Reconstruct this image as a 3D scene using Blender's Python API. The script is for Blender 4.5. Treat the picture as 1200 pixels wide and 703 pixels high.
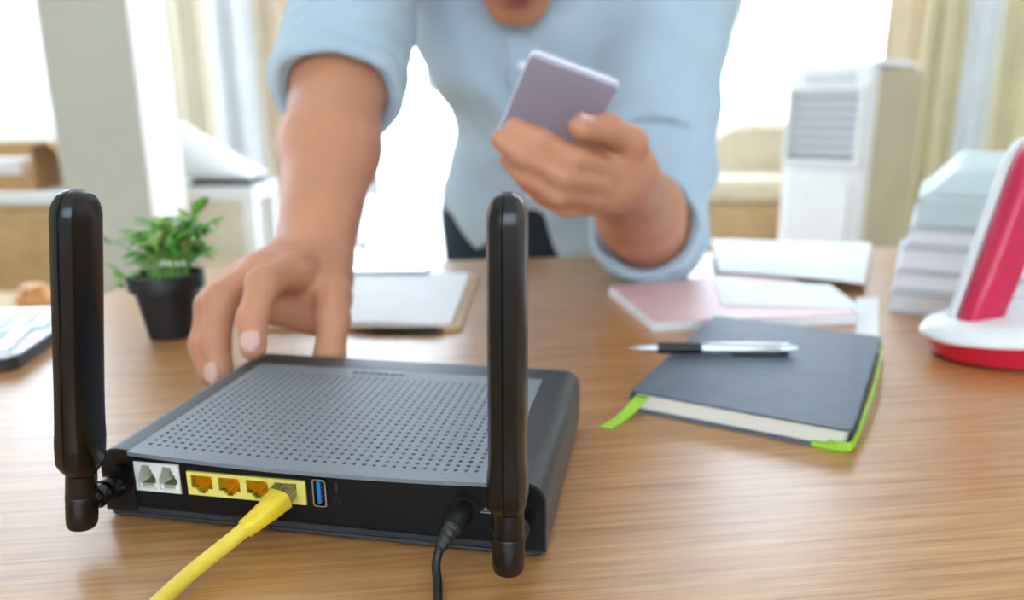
import bpy, bmesh, math, random
import numpy as np
from mathutils import Vector, Matrix, Euler

random.seed(7)
for o in list(bpy.data.objects):
    bpy.data.objects.remove(o, do_unlink=True)
S = bpy.context.scene
COL = S.collection
PI = math.pi
T = 0.75                      # desk height

# ------------------------------------------------------------------ camera
F_PX = 888.7
ROT = np.array([[0.99998, -0.00164, -0.00642], [-0.00663, -0.24764, -0.96883], [0.0, 0.96885, -0.24765]])
CAM = np.array([0.0, 0.0, 0.95014])
cd = bpy.data.cameras.new('camera'); cam = bpy.data.objects.new('camera', cd); COL.objects.link(cam)
cd.sensor_width = 36.0; cd.lens = 36.0 * F_PX / 1200.0; cd.clip_start = 0.02
r, dn, fw = ROT
cam.matrix_world = Matrix(((r[0], -dn[0], -fw[0], CAM[0]), (r[1], -dn[1], -fw[1], CAM[1]), (r[2], -dn[2], -fw[2], CAM[2]), (0, 0, 0, 1)))
cd.dof.use_dof = True; cd.dof.focus_distance = 0.338; cd.dof.aperture_fstop = 5.0
S.camera = cam

# ------------------------------------------------------------------ daylight and exposure
w = bpy.data.worlds.new('overcast_sky'); S.world = w; w.use_nodes = True
w.node_tree.nodes['Background'].inputs[0].default_value = (0.69, 0.84, 1.0, 1)
w.node_tree.nodes['Background'].inputs[1].default_value = 8.0
S.view_settings.view_transform = 'Standard'; S.view_settings.look = 'None'
S.view_settings.gamma = 1.0; S.view_settings.use_curve_mapping = False
S.view_settings.exposure = 0.0


def at(x, y, Y):
    d = ROT.T @ np.array([(x - 600) / F_PX, (y - 351.5) / F_PX, 1.0])
    return CAM + d * (Y / d[1])


def on(x, y, z=0.0):
    d = ROT.T @ np.array([(x - 600) / F_PX, (y - 351.5) / F_PX, 1.0])
    return CAM + d * ((T + z - CAM[2]) / d[2])


# ------------------------------------------------------------------ materials
def lin(c):
    c = c.lstrip('#'); v = [int(c[i:i + 2], 16) / 255 for i in (0, 2, 4)]
    return tuple(x / 12.92 if x <= .04045 else ((x + .055) / 1.055) ** 2.4 for x in v) + (1,)


MATS = {}
def mat(name, col, rough=.5, metal=0., spec=.5, noise=0., nscale=40., bump=0., bscale=200., sub=0., trans=0., stretch=None, coat=0., ior=None, sheen=0.):
    m = bpy.data.materials.new(name); m.use_nodes = True; nt = m.node_tree; b = nt.nodes['Principled BSDF']
    c = lin(col) if isinstance(col, str) else tuple(col) + ((1,) if len(col) == 3 else ())
    b.inputs['Base Color'].default_value = c; b.inputs['Roughness'].default_value = rough; b.inputs['Metallic'].default_value = metal
    b.inputs['Specular IOR Level'].default_value = spec; b.inputs['Transmission Weight'].default_value = trans
    b.inputs['Coat Weight'].default_value = coat; b.inputs['Coat Roughness'].default_value = .15
    if ior: b.inputs['IOR'].default_value = ior
    if sheen: b.inputs['Sheen Weight'].default_value = sheen
    if sub:
        b.inputs['Subsurface Weight'].default_value = sub; b.inputs['Subsurface Radius'].default_value = (1., .35, .2); b.inputs['Subsurface Scale'].default_value = .006
    if noise or bump:
        tc = nt.nodes.new('ShaderNodeTexCoord'); mp = nt.nodes.new('ShaderNodeMapping'); nt.links.new(tc.outputs['Object'], mp.inputs[0])
        if stretch: mp.inputs['Scale'].default_value = stretch
    if noise:
        n = nt.nodes.new('ShaderNodeTexNoise'); n.inputs['Scale'].default_value = nscale; n.inputs['Detail'].default_value = 4
        nt.links.new(mp.outputs[0], n.inputs['Vector'])
        rp = nt.nodes.new('ShaderNodeValToRGB')
        rp.color_ramp.elements[0].position = .3; rp.color_ramp.elements[1].position = .7
        rp.color_ramp.elements[0].color = tuple(max(0, x * (1 - noise)) for x in c[:3]) + (1,)
        rp.color_ramp.elements[1].color = tuple(min(1, x * (1 + noise)) for x in c[:3]) + (1,)
        nt.links.new(n.outputs[0], rp.inputs[0]); nt.links.new(rp.outputs[0], b.inputs['Base Color'])
    if bump:
        n2 = nt.nodes.new('ShaderNodeTexNoise'); n2.inputs['Scale'].default_value = bscale; n2.inputs['Detail'].default_value = 3
        nt.links.new(mp.outputs[0], n2.inputs['Vector'])
        bp = nt.nodes.new('ShaderNodeBump'); bp.inputs['Strength'].default_value = bump; bp.inputs['Distance'].default_value = .002
        nt.links.new(n2.outputs[0], bp.inputs['Height']); nt.links.new(bp.outputs[0], b.inputs['Normal'])
    MATS[name] = m
    return m


def wood_mat(name, c1, c2, c3, rough, yaw=0., coat=0., scale=1., spec=.5):
    m = bpy.data.materials.new(name); m.use_nodes = True; nt = m.node_tree; b = nt.nodes['Principled BSDF']
    tc = nt.nodes.new('ShaderNodeTexCoord'); mp = nt.nodes.new('ShaderNodeMapping'); nt.links.new(tc.outputs['Object'], mp.inputs[0])
    mp.inputs['Rotation'].default_value = (0, 0, -yaw)
    mp2 = nt.nodes.new('ShaderNodeMapping'); nt.links.new(mp.outputs[0], mp2.inputs[0]); mp2.inputs['Scale'].default_value = (3.0 * scale, 95 * scale, 40 * scale)
    n1 = nt.nodes.new('ShaderNodeTexNoise'); n1.inputs['Scale'].default_value = 3; n1.inputs['Detail'].default_value = 6; n1.inputs['Roughness'].default_value = .65
    nt.links.new(mp2.outputs[0], n1.inputs['Vector'])
    mp3 = nt.nodes.new('ShaderNodeMapping'); nt.links.new(mp.outputs[0], mp3.inputs[0]); mp3.inputs['Scale'].default_value = (.9 * scale, 9 * scale, 9 * scale)
    n2 = nt.nodes.new('ShaderNodeTexNoise'); n2.inputs['Scale'].default_value = 2; n2.inputs['Detail'].default_value = 3; n2.inputs['Distortion'].default_value = .4
    nt.links.new(mp3.outputs[0], n2.inputs['Vector'])
    r1 = nt.nodes.new('ShaderNodeValToRGB'); e = r1.color_ramp.elements
    e[0].position = .33; e[0].color = lin(c3); e[1].position = .62; e[1].color = lin(c1)
    el = r1.color_ramp.elements.new(.47); el.color = lin(c2)
    nt.links.new(n1.outputs[0], r1.inputs[0])
    r2 = nt.nodes.new('ShaderNodeValToRGB'); r2.color_ramp.elements[0].position = .35; r2.color_ramp.elements[1].position = .65
    r2.color_ramp.elements[0].color = (.90, .88, .85, 1); r2.color_ramp.elements[1].color = (1, 1, 1, 1)
    nt.links.new(n2.outputs[0], r2.inputs[0])
    mx = nt.nodes.new('ShaderNodeMixRGB'); mx.blend_type = 'MULTIPLY'; mx.inputs[0].default_value = 1
    nt.links.new(r1.outputs[0], mx.inputs[1]); nt.links.new(r2.outputs[0], mx.inputs[2]); nt.links.new(mx.outputs[0], b.inputs['Base Color'])
    bp = nt.nodes.new('ShaderNodeBump'); bp.inputs['Strength'].default_value = .12; bp.inputs['Distance'].default_value = .001
    nt.links.new(n1.outputs[0], bp.inputs['Height']); nt.links.new(bp.outputs[0], b.inputs['Normal'])
    b.inputs['Roughness'].default_value = rough; b.inputs['Coat Weight'].default_value = coat; b.inputs['Coat Roughness'].default_value = .25
    b.inputs['Specular IOR Level'].default_value = spec
    MATS[name] = m
    return m


def cloth_mat(name, col, tr):
    m = mat(name, col, .85, noise=.05, nscale=8); nt = m.node_tree; b = nt.nodes['Principled BSDF']; o = nt.nodes['Material Output']
    t = nt.nodes.new('ShaderNodeBsdfTranslucent'); t.inputs[0].default_value = lin(col); x = nt.nodes.new('ShaderNodeMixShader'); x.inputs[0].default_value = tr
    nt.links.new(b.outputs[0], x.inputs[1]); nt.links.new(t.outputs[0], x.inputs[2]); nt.links.new(x.outputs[0], o.inputs[0])
    return m


def glass_mat(name, f=.08):
    m = bpy.data.materials.new(name); m.use_nodes = True; nt = m.node_tree; nt.nodes.clear()
    o = nt.nodes.new('ShaderNodeOutputMaterial'); t = nt.nodes.new('ShaderNodeBsdfTransparent'); g = nt.nodes.new('ShaderNodeBsdfGlossy'); x = nt.nodes.new('ShaderNodeMixShader')
    g.inputs['Roughness'].default_value = .02; x.inputs[0].default_value = f
    nt.links.new(t.outputs[0], x.inputs[1]); nt.links.new(g.outputs[0], x.inputs[2]); nt.links.new(x.outputs[0], o.inputs[0])
    MATS[name] = m
    return m


# ------------------------------------------------------------------ mesh helpers
class MB:
    def __init__(s): s.v = []; s.f = []
    def add(s, vs, fs):
        b = len(s.v); s.v += [tuple(float(c) for c in q) for q in vs]; s.f += [tuple(b + i for i in f) for f in fs]; return s
    def box(s, x0, x1, y0, y1, z0, z1, M=None):
        vs = [(x, y, z) for z in (z0, z1) for y in (y0, y1) for x in (x0, x1)]
        if M is not None: vs = [tuple(M @ Vector(q)) for q in vs]
        return s.add(vs, [(0, 2, 3, 1), (4, 5, 7, 6), (0, 1, 5, 4), (2, 6, 7, 3), (0, 4, 6, 2), (1, 3, 7, 5)])
    def prism(s, poly, z0, z1, M=None):
        n = len(poly); vs = [(x, y, z0) for x, y in poly] + [(x, y, z1) for x, y in poly]
        if M is not None: vs = [tuple(M @ Vector(q)) for q in vs]
        return s.add(vs, [tuple(range(n - 1, -1, -1)), tuple(range(n, 2 * n))] + [(i, (i + 1) % n, n + (i + 1) % n, n + i) for i in range(n)])
    def loft(s, rings, cap=True, closed=True):
        n = len(rings[0]); b = [q for rg in rings for q in rg]; fs = []
        for k in range(len(rings) - 1):
            for i in range(n if closed else n - 1):
                j = (i + 1) % n; fs.append((k * n + i, k * n + j, (k + 1) * n + j, (k + 1) * n + i))
        if cap: fs.append(tuple(range(n - 1, -1, -1))); fs.append(tuple((len(rings) - 1) * n + i for i in range(n)))
        return s.add(b, fs)
    def lathe(s, prof, n=32, M=None, cap=True):
        rings = []
        for rr, z in prof:
            q = [Vector((rr * math.cos(2 * PI * i / n), rr * math.sin(2 * PI * i / n), z)) for i in range(n)]
            if M is not None: q = [M @ v for v in q]
            rings.append([tuple(v) for v in q])
        return s.loft(rings, cap)
    def tube(s, pts, rad, n=12, cap=True):
        pts = [Vector(p) for p in pts]; rs = rad if hasattr(rad, '__len__') else [rad] * len(pts)
        rings = []; up = None
        for i, p in enumerate(pts):
            t = (pts[min(i + 1, len(pts) - 1)] - pts[max(i - 1, 0)]).normalized()
            if up is None: up = t.orthogonal().normalized()
            a = (up - t * up.dot(t)).normalized(); up = a; b = t.cross(a)
            rings.append([tuple(p + (a * math.cos(2 * PI * k / n) + b * math.sin(2 * PI * k / n)) * rs[i]) for k in range(n)])
        return s.loft(rings, cap)
    def obj(s, name, m, parent=None, smooth=None, bevel=0., seg=2, sub=0):
        return mesh_obj(name, s.v, s.f, m, parent, smooth, bevel, seg, sub)


def mesh_obj(name, v, f, m, parent=None, smooth=None, bevel=0., seg=2, sub=0):
    me = bpy.data.meshes.new(name); me.from_pydata(v, [], f); me.update()
    bm = bmesh.new(); bm.from_mesh(me); bmesh.ops.recalc_face_normals(bm, faces=bm.faces); bm.to_mesh(me); bm.free()
    me.materials.append(MATS[m] if isinstance(m, str) else m)
    o = bpy.data.objects.new(name, me); COL.objects.link(o)
    if parent is not None: o.parent = parent
    if smooth is not None:
        try:
            me.shade_smooth(); me.set_sharp_from_angle(angle=math.radians(smooth))
        except Exception:
            pass
    if bevel:
        md = o.modifiers.new('bevel', 'BEVEL'); md.width = bevel; md.segments = seg; md.limit_method = 'ANGLE'; md.angle_limit = math.radians(35); md.harden_normals = False
    if sub:
        md = o.modifiers.new('subdivision', 'SUBSURF'); md.levels = sub; md.render_levels = sub
    return o


def thing(name, label, cat, loc=(0, 0, 0), rotz=0., group=None):
    o = bpy.data.objects.new(name, None); COL.objects.link(o); o.empty_display_size = .03
    o.location = [float(c) for c in loc]; o.rotation_euler = (0, 0, rotz); o['label'] = label; o['category'] = cat
    if group: o['group'] = group
    return o


def tag(o, label, cat, group=None):
    o['label'] = label; o['category'] = cat
    if group: o['group'] = group
    return o


def struct(o, label=None):
    o['kind'] = 'structure'
    if label: o['label'] = label
    return o


def copy_part(o, parent, loc=None, rot=None):
    c = o.copy(); COL.objects.link(c); c.parent = parent
    if loc is not None: c.location = loc
    if rot is not None: c.rotation_euler = rot
    return c


def rrect(x0, x1, y0, y1, r, n=5):
    out = []
    for cx, cy, a0 in ((x1 - r, y1 - r, 0), (x0 + r, y1 - r, 90), (x0 + r, y0 + r, 180), (x1 - r, y0 + r, 270)):
        for i in range(n + 1):
            a = math.radians(a0 + 90 * i / n); out.append((cx + r * math.cos(a), cy + r * math.sin(a)))
    return out


def bez(pts, n=24):
    """Catmull-Rom through the points"""
    P = [Vector(p) for p in pts]; P = [P[0] * 2 - P[1]] + P + [P[-1] * 2 - P[-2]]; out = []
    for i in range(1, len(P) - 2):
        for k in range(n):
            t = k / n; a, b, c, d = P[i - 1:i + 3]
            out.append(.5 * ((2 * b) + (c - a) * t + (2 * a - 5 * b + 4 * c - d) * t * t + (3 * b - a - 3 * c + d) * t ** 3))
    out.append(P[-2]); return out


def holed(x0, x1, z0, z1, holes, yf, yb, yback=None, top=None):
    """upright slab in the x-z plane, front at yf, back at yb, with openings made of rectangles; openings closed at yback if given"""
    xs = sorted({x0, x1} | {h[0] for h in holes} | {h[1] for h in holes}); zs = sorted({z0, z1} | {h[2] for h in holes} | {h[3] for h in holes})
    mb = MB()
    inh = lambda x, z: any(h[0] < x < h[1] and h[2] < z < h[3] for h in holes)
    nx, nz = len(xs) - 1, len(zs) - 1
    g = [[not inh((xs[i] + xs[i + 1]) / 2, (zs[j] + zs[j + 1]) / 2) for j in range(nz)] for i in range(nx)]
    yd = yback if yback is not None else yb
    for i in range(nx):
        for j in range(nz):
            a, b, c, d = xs[i], xs[i + 1], zs[j], zs[j + 1]
            if g[i][j]:
                mb.add([(a, yf, c), (b, yf, c), (b, yf, d), (a, yf, d)], [(0, 1, 2, 3)])
                if yback is None or True: mb.add([(a, yd, c), (b, yd, c), (b, yd, d), (a, yd, d)], [(3, 2, 1, 0)])
                for di, dj, q in ((-1, 0, ((a, c), (a, d))), (1, 0, ((b, c), (b, d))), (0, -1, ((a, c), (b, c))), (0, 1, ((a, d), (b, d)))):
                    ii, jj = i + di, j + dj
                    if not (0 <= ii < nx and 0 <= jj < nz) or not g[ii][jj]:
                        (p0, q0), (p1, q1) = q
                        mb.add([(p0, yf, q0), (p1, yf, q1), (p1, yd, q1), (p0, yd, q0)], [(0, 1, 2, 3)])
            elif yback is not None:
                mb.add([(a, yd, c), (b, yd, c), (b, yd, d), (a, yd, d)], [(0, 1, 2, 3)])
    return mb


# ------------------------------------------------------------------ signed-distance bodies (smooth organic surfaces)
class SDF:
    def __init__(s, lo, hi, h):
        s.lo = np.array(lo, float); s.h = h; s.n = np.ceil((np.array(hi) - s.lo) / h).astype(int) + 1
        s.d = np.full(s.n, .06, np.float32)
    def win(s, lo, hi):
        a = np.clip(np.floor((np.array(lo) - s.lo) / s.h).astype(int), 0, s.n - 1); b = np.clip(np.ceil((np.array(hi) - s.lo) / s.h).astype(int) + 1, 1, s.n)
        return a, b
    def grid(s, a, b):
        ax = [s.lo[i] + s.h * np.arange(a[i], b[i], dtype=np.float32) for i in range(3)]
        return np.meshgrid(*ax, indexing='ij', sparse=True)
    @staticmethod
    def smin(a, b, k):
        if k <= 0: return np.minimum(a, b)
        hh = np.maximum(k - np.abs(a - b), 0) / k
        return np.minimum(a, b) - hh * hh * k * .25
    def cap_d(s, G, a, b, ra, rb, flat=None):
        a = np.array(a, float); b = np.array(b, float); ba = b - a; L = max(float(ba @ ba), 1e-12)
        X, Y, Z = G; px, py, pz = X - a[0], Y - a[1], Z - a[2]
        t = np.clip((px * ba[0] + py * ba[1] + pz * ba[2]) / L, 0, 1)
        qx, qy, qz = px - t * ba[0], py - t * ba[1], pz - t * ba[2]
        if flat is not None:          # squash: distances along this axis count more
            ax, k = flat; ax = np.array(ax, float); ax /= np.linalg.norm(ax)
            m = qx * ax[0] + qy * ax[1] + qz * ax[2]
            qx, qy, qz = qx + m * ax[0] * (k - 1), qy + m * ax[1] * (k - 1), qz + m * ax[2] * (k - 1)
        return (np.sqrt(qx * qx + qy * qy + qz * qz) - (ra + (rb - ra) * t)).astype(np.float32)
    def cap(s, a, b, ra, rb=None, k=.02, flat=None):
        rb = ra if rb is None else rb; m = max(ra, rb) + max(k, .02)
        lo = np.minimum(a, b) - m; hi = np.maximum(a, b) + m; i, j = s.win(lo, hi)
        if np.any(j <= i): return s
        sl = tuple(slice(i[q], j[q]) for q in range(3)); e = s.cap_d(s.grid(i, j), a, b, ra, rb, flat)
        s.d[sl] = s.smin(s.d[sl], e, k); return s
    def chain(s, pts, rs, kin=.006, kout=.005):
        """a finger: joints blended among themselves, then joined on"""
        P = np.array(pts, float); m = max(rs) + .02; i, j = s.win(P.min(0) - m, P.max(0) + m); sl = tuple(slice(i[q], j[q]) for q in range(3)); G = s.grid(i, j); e = None
        for q in range(len(P) - 1):
            c = s.cap_d(G, P[q], P[q + 1], rs[q], rs[q + 1]); e = c if e is None else s.smin(e, c, kin)
        s.d[sl] = s.smin(s.d[sl], e, kout); return s
    def ell(s, c, rad, k=.02, R=None, sub=False):
        c = np.array(c, float); m = max(rad) + max(k, .02); i, j = s.win(c - m, c + m)
        if np.any(j <= i): return s
        sl = tuple(slice(i[q], j[q]) for q in range(3)); X, Y, Z = s.grid(i, j); p = [X - c[0], Y - c[1], Z - c[2]]
        if R is not None: p = [p[0] * R[q][0] + p[1] * R[q][1] + p[2] * R[q][2] for q in range(3)]
        u = np.sqrt(sum((p[q] / rad[q]) ** 2 for q in range(3))); g = np.sqrt(sum((p[q] / rad[q] ** 2) ** 2 for q in range(3))) + 1e-9
        e = (u * (u - 1) / g).astype(np.float32)
        s.d[sl] = -s.smin(-s.d[sl], e, k) if sub else s.smin(s.d[sl], e, k)
        return s
    def mesh(s):
        d = s.d; sg = d < 0; n = d.shape
        c = np.zeros([q - 1 for q in n], np.int8)
        sls = [(slice(a, n[0] - 1 + a), slice(b, n[1] - 1 + b), slice(e, n[2] - 1 + e)) for a in (0, 1) for b in (0, 1) for e in (0, 1)]
        for q in sls: c += sg[q]
        I, J, K = np.nonzero((c > 0) & (c < 8)); idx = np.full(c.shape, -1, np.int32); idx[I, J, K] = np.arange(len(I))
        acc = np.zeros((len(I), 3)); cnt = np.zeros(len(I))
        cor = [(a, b, e) for a in (0, 1) for b in (0, 1) for e in (0, 1)]
        for p in cor:
            for q in range(3):
                if p[q]: continue
                p2 = list(p); p2[q] = 1
                d0 = d[I + p[0], J + p[1], K + p[2]]; d1 = d[I + p2[0], J + p2[1], K + p2[2]]; x = (d0 < 0) != (d1 < 0)
                t = np.where(x, d0 / np.where(x, d0 - d1, 1), 0)
                pos = np.array(p, float)[None] + np.zeros((len(I), 3)); pos[:, q] += t
                acc += pos * x[:, None]; cnt += x
        V = s.lo + s.h * (np.stack([I, J, K], 1) + acc / cnt[:, None])
        Fs = []
        for ax in range(3):
            a = [slice(None)] * 3; b = [slice(None)] * 3; a[ax] = slice(0, n[ax] - 1); b[ax] = slice(1, n[ax])
            s0 = sg[tuple(a)]; s1 = sg[tuple(b)]; E = np.nonzero(s0 != s1); o1, o2 = [(1, 2), (2, 0), (0, 1)][ax]
            E = np.stack(E, 1); lim = np.array(c.shape)
            ok = (E[:, o1] > 0) & (E[:, o2] > 0) & (E[:, o1] < lim[o1]) & (E[:, o2] < lim[o2]); E = E[ok]
            fl = s0[tuple(E.T)]; q = []
            for u, v in ((-1, -1), (0, -1), (0, 0), (-1, 0)):
                M = E.copy(); M[:, o1] += u; M[:, o2] += v; q.append(idx[tuple(M.T)])
            q = np.stack(q, 1); q[~fl] = q[~fl][:, ::-1]; Fs.append(q)
        return V, np.concatenate(Fs)
    def obj(s, name, m, parent=None, relax=2):
        V, Fc = s.mesh(); me = bpy.data.meshes.new(name)
        me.vertices.add(len(V)); me.vertices.foreach_set('co', V.astype(np.float32).ravel())
        me.loops.add(Fc.size); me.loops.foreach_set('vertex_index', Fc.astype(np.int32).ravel())
        me.polygons.add(len(Fc)); me.polygons.foreach_set('loop_start', np.arange(0, Fc.size, 4, dtype=np.int32))
        me.update(calc_edges=True); me.validate(); me.shade_smooth(); me.materials.append(MATS[m])
        o = bpy.data.objects.new(name, me); COL.objects.link(o)
        if parent is not None: o.parent = parent
        if relax:
            md = o.modifiers.new('relax', 'SMOOTH'); md.factor = .5; md.iterations = relax
        return o

# ------------------------------------------------------------------ material list
mat('wall_paint', '#E6E1D6', .8, noise=.03, nscale=3)
mat('wall_white', '#F2F0EA', .8, noise=.02, nscale=3)
mat('column_paint', '#C9C8BC', .7, noise=.03, nscale=4)
mat('ceiling_paint', '#F1F0EC', .9, noise=.02, nscale=2)
wood_mat('floor_wood', '#CDB08A', '#BF9F76', '#A98A62', .4, scale=.4)
wood_mat('desk_wood', '#CE9A62', '#BD864C', '#A06B37', .36, yaw=math.radians(7), coat=.35, spec=1.0)
wood_mat('light_wood', '#DDBB8C', '#CDA875', '#B58F5E', .5, scale=1.5)
mat('frame_white', '#F3F3F1', .4, noise=.02)
glass_mat('glass_pane')
mat('terrace', '#DAD8D2', .8, noise=.05, nscale=6)
mat('plastic_dark', '#2A2D30', .36, bump=.25, bscale=1800, noise=.12, nscale=900)
mat('plastic_plate', '#737C86', .38, spec=1.0, bump=.4, bscale=1500, noise=.15, nscale=900)
mat('plastic_panel', '#0A0B0D', .42, spec=.3, noise=.1, nscale=300)
mat('antenna_black', '#06070A', .26, noise=.1, nscale=300)
mat('rubber', '#0C0C0C', .6, noise=.15, nscale=300)
mat('socket_white', '#E9E8DE', .4, noise=.03, nscale=300)
mat('socket_inner', '#8E8B62', .5, noise=.1, nscale=300)
mat('socket_yellow', '#EBDD6B', .38, noise=.04, nscale=300)
mat('socket_orange', '#F0B410', .35, noise=.06, nscale=300)
mat('gold', '#D8A94A', .25, metal=1, noise=.05)
mat('steel', '#C9CCCF', .25, metal=1, noise=.05, nscale=200)
mat('usb_blue', '#1277B0', .35, noise=.05, nscale=200)
mat('cable_yellow', '#EFD34A', .38, noise=.05, nscale=120, sub=.05)
mat('boot_yellow', '#F0D030', .4, noise=.05, nscale=200)
mat('crystal', '#F2E4B0', .08, trans=.75, ior=1.45, noise=.02)
mat('cable_black', '#141414', .4, noise=.1, nscale=200)
mat('boot_grey', '#2A2C2B', .45, noise=.1, nscale=300)
mat('notebook_cover', '#5A6677', .5, bump=.2, bscale=900, noise=.1, nscale=60)
mat('paper_cream', '#F1E9D8', .8, noise=.03, nscale=30)
mat('paper_white', '#F5F5F6', .6, noise=.015, nscale=20)
mat('ribbon_green', '#A4D63A', .6, noise=.08, nscale=300)
mat('pen_silver', '#D9DCDC', .22, metal=.7, noise=.03)
mat('pen_black', '#101210', .35, noise=.1, nscale=200)
mat('pink_cover', '#EAC4C5', .45, noise=.04, nscale=20)
mat('phone_red', '#D42250', .32, noise=.04, nscale=60)
mat('phone_red2', '#D81F36', .32, noise=.04, nscale=60)
mat('phone_white', '#EEF1F3', .3, noise=.02, nscale=60)
mat('lavender', '#B9B4CC', .3, noise=.03, nscale=60)
mat('screen', '#0B0D10', .1, noise=.02)
mat('pot_black', '#17191A', .5, noise=.15, nscale=200)
mat('soil', '#5A4A2C', .95, noise=.4, nscale=300, bump=.8, bscale=400)
mat('leaf_green', '#62B845', .45, noise=.3, nscale=30, sub=.1)
mat('leaf_light', '#A6D678', .45, noise=.25, nscale=30, sub=.1)
mat('stem_green', '#7DB356', .5, noise=.2, nscale=60)
mat('skin', '#CE8F6E', .5, noise=.07, nscale=25, sub=.18, bump=.08, bscale=500)
mat('nail', '#E0B3A4', .3, noise=.03)
mat('lip', '#A9585A', .4, noise=.08, nscale=100)
mat('hair_black', '#17120F', .5, noise=.4, nscale=120, stretch=(1, 1, .15), bump=.6, bscale=250)
mat('shirt_blue', '#B6CBDA', .75, noise=.04, nscale=14, bump=.25, bscale=60, sheen=.2)
mat('button_white', '#EDEFF2', .3, noise=.02)
mat('trousers', '#1B2A38', .8, noise=.15, nscale=150)
mat('belt_black', '#101010', .4, noise=.1, nscale=80)
mat('shoe_black', '#121212', .35, noise=.1, nscale=80)
mat('eye_white', '#EDE8E0', .2, noise=.02)
mat('eye_dark', '#1A120C', .15, noise=.05)
cloth_mat('curtain_cream', '#EAE2CE', .20)
cloth_mat('curtain_beige', '#EADDC8', .22)
cloth_mat('curtain_yellow', '#F2EACB', .22)
cloth_mat('curtain_white', '#ECEEF0', .20)
mat('cloth_white', '#ECEDF0', .8, noise=.03, nscale=20)
mat('cabinet_white', '#F0F0EF', .45, noise=.02, nscale=20)
mat('cardboard', '#B98F5C', .8, noise=.1, nscale=30)
mat('cooler_white', '#F1F2F4', .4, noise=.02, nscale=20)
mat('cooler_beige', '#C9BFA0', .5, noise=.05, nscale=8)
mat('louver_grey', '#9FA4AC', .45, noise=.04, nscale=20)
mat('dark_slot', '#2C2A28', .6, noise=.1, nscale=40)
mat('sofa_cream', '#E2D5BE', .8, noise=.06, nscale=20)
mat('sofa_tan', '#D0B288', .8, noise=.07, nscale=20)
mat('book_grey', '#D5D3D6', .6, noise=.05, nscale=20)
mat('teal_pale', '#D0E0E2', .55, noise=.05, nscale=15)
mat('key_white', '#E4E7EC', .4, noise=.03, nscale=60)
mat('aluminium', '#C6CAD0', .35, metal=.6, noise=.03, nscale=60)
mat('amber', '#E3A062', .4, noise=.08, nscale=30)
mat('print_red', '#D4442E', .5, noise=.03); mat('print_yellow', '#E9B52E', .5, noise=.03); mat('print_green', '#4FA34A', .5, noise=.03)

# ------------------------------------------------------------------ the room
RX0, RX1, RY0, RY1, RH = -2.7, 3.0, -2.4, 3.5, 3.2
struct(MB().box(RX0 - .15, RX1 + .15, RY0 - .15, RY1 + .15, -.1, 0).obj('floor', 'floor_wood'))
struct(MB().box(RX0 - .15, RX1 + .15, RY0 - .15, RY1 + .15, RH, RH + .1).obj('ceiling', 'ceiling_paint'))
LW = (-2.62, -2.06, .85, 3.08); DW = (-1.80, 2.45, .12, 3.08)     # openings in the back wall: x0, x1, z0, z1
struct(holed(RX0 - .15, RX1 + .15, 0, RH, [LW, DW], RY1, RY1 + .15).obj('wall_back', 'wall_paint'))
def side_wall(name, x, t, holes, m):
    mb = holed(RY0, RY1, 0, RH, holes, 0, t); mb.v = [(x + y, xx, z) for xx, y, z in mb.v]; return struct(mb.obj(name, m))
FW = (-1.5, 1.5, 1.0, 2.45)  # unseen window opening behind the camera, added for fill light
SW = (2.2, 3.4, .85, 3.1)  # unseen left-wall window opening, added so the desk reflects it
side_wall('wall_left', RX0 - .15, .15, [(2.2, 3.4, .85, 3.1)], 'wall_paint')
side_wall('wall_right', RX1, .15, [], 'wall_paint')
struct(holed(RX0 - .15, RX1 + .15, 0, RH, [FW], RY0 - .15, RY0).obj('wall_front', 'wall_paint'))
struct(MB().box(RX0 + .0, LW[0], RY1 - .012, RY1, 0, .08).box(LW[0], DW[0], RY1 - .012, RY1, 0, .08).box(DW[1], RX1, RY1 - .012, RY1, 0, .08).obj('baseboard_back', 'wall_white'))


def window(name, x0, x1, z0, z1, y0, cols, along='x', sill=True):
    e = bpy.data.objects.new(name, None); COL.objects.link(e); e['kind'] = 'structure'
    fr = .05
    def put(mb, nm, m):
        if along == 'y': mb.v = [(y, x, z) for x, y, z in mb.v]
        return mb.obj(nm, m, e, bevel=.003 if m != 'glass_pane' else 0)
    yy = y0 + .05
    for a, b, c, d in ((x0, x1, z0, z0 + fr), (x0, x1, z1 - fr, z1), (x0, x0 + fr, z0 + fr, z1 - fr), (x1 - fr, x1, z0 + fr, z1 - fr)):
        put(MB().box(a, b, yy, yy + .06, c, d), 'frame_rail', 'frame_white')
    wd = (x1 - x0 - 2 * fr) / cols
    for i in range(cols):
        a = x0 + fr + i * wd
        put(MB().box(a + .001, a + wd - .001, yy + .028, yy + .034, z0 + fr, z1 - fr), 'pane', 'glass_pane')
        if i: put(MB().box(a - .02, a + .02, yy + .005, yy + .055, z0 + fr, z1 - fr), 'mullion', 'frame_white')
    if sill: put(MB().box(x0 - .04, x1 + .04, y0 - .07, y0 + .05, z0 - .035, z0), 'sill', 'frame_white')
    return e
window('window_1', LW[0], LW[1], LW[2], LW[3], RY1, 1)
window('window_2', DW[0], DW[1], DW[2], DW[3], RY1, 3, sill=False)
window('window_reflection', SW[0], SW[1], SW[2], SW[3], RX0 - .15, 1, along='y', sill=False)
window('window_fill', FW[0], FW[1], FW[2], FW[3], RY0 - .15, 3, sill=False)
struct(MB().box(-8, 8, RY1 + .15, RY1 + 7, -.12, -.02).obj('terrace', 'terrace'))

# the painted column beside the desk
cx0 = at(58, 120, 2.0)[0]; cx1 = at(161, 120, 2.0)[0]
struct(MB().box(cx0, cx1, 2.0, 2.22, 0, RH).obj('wall_column', 'column_paint', bevel=.006))
struct(MB().box(cx1, cx1 + .004, 2.005, 2.215, 0, RH).obj('lit_side_sheet', 'wall_white'))  # thin white sheet: window light on the column's side put into its colour

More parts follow.
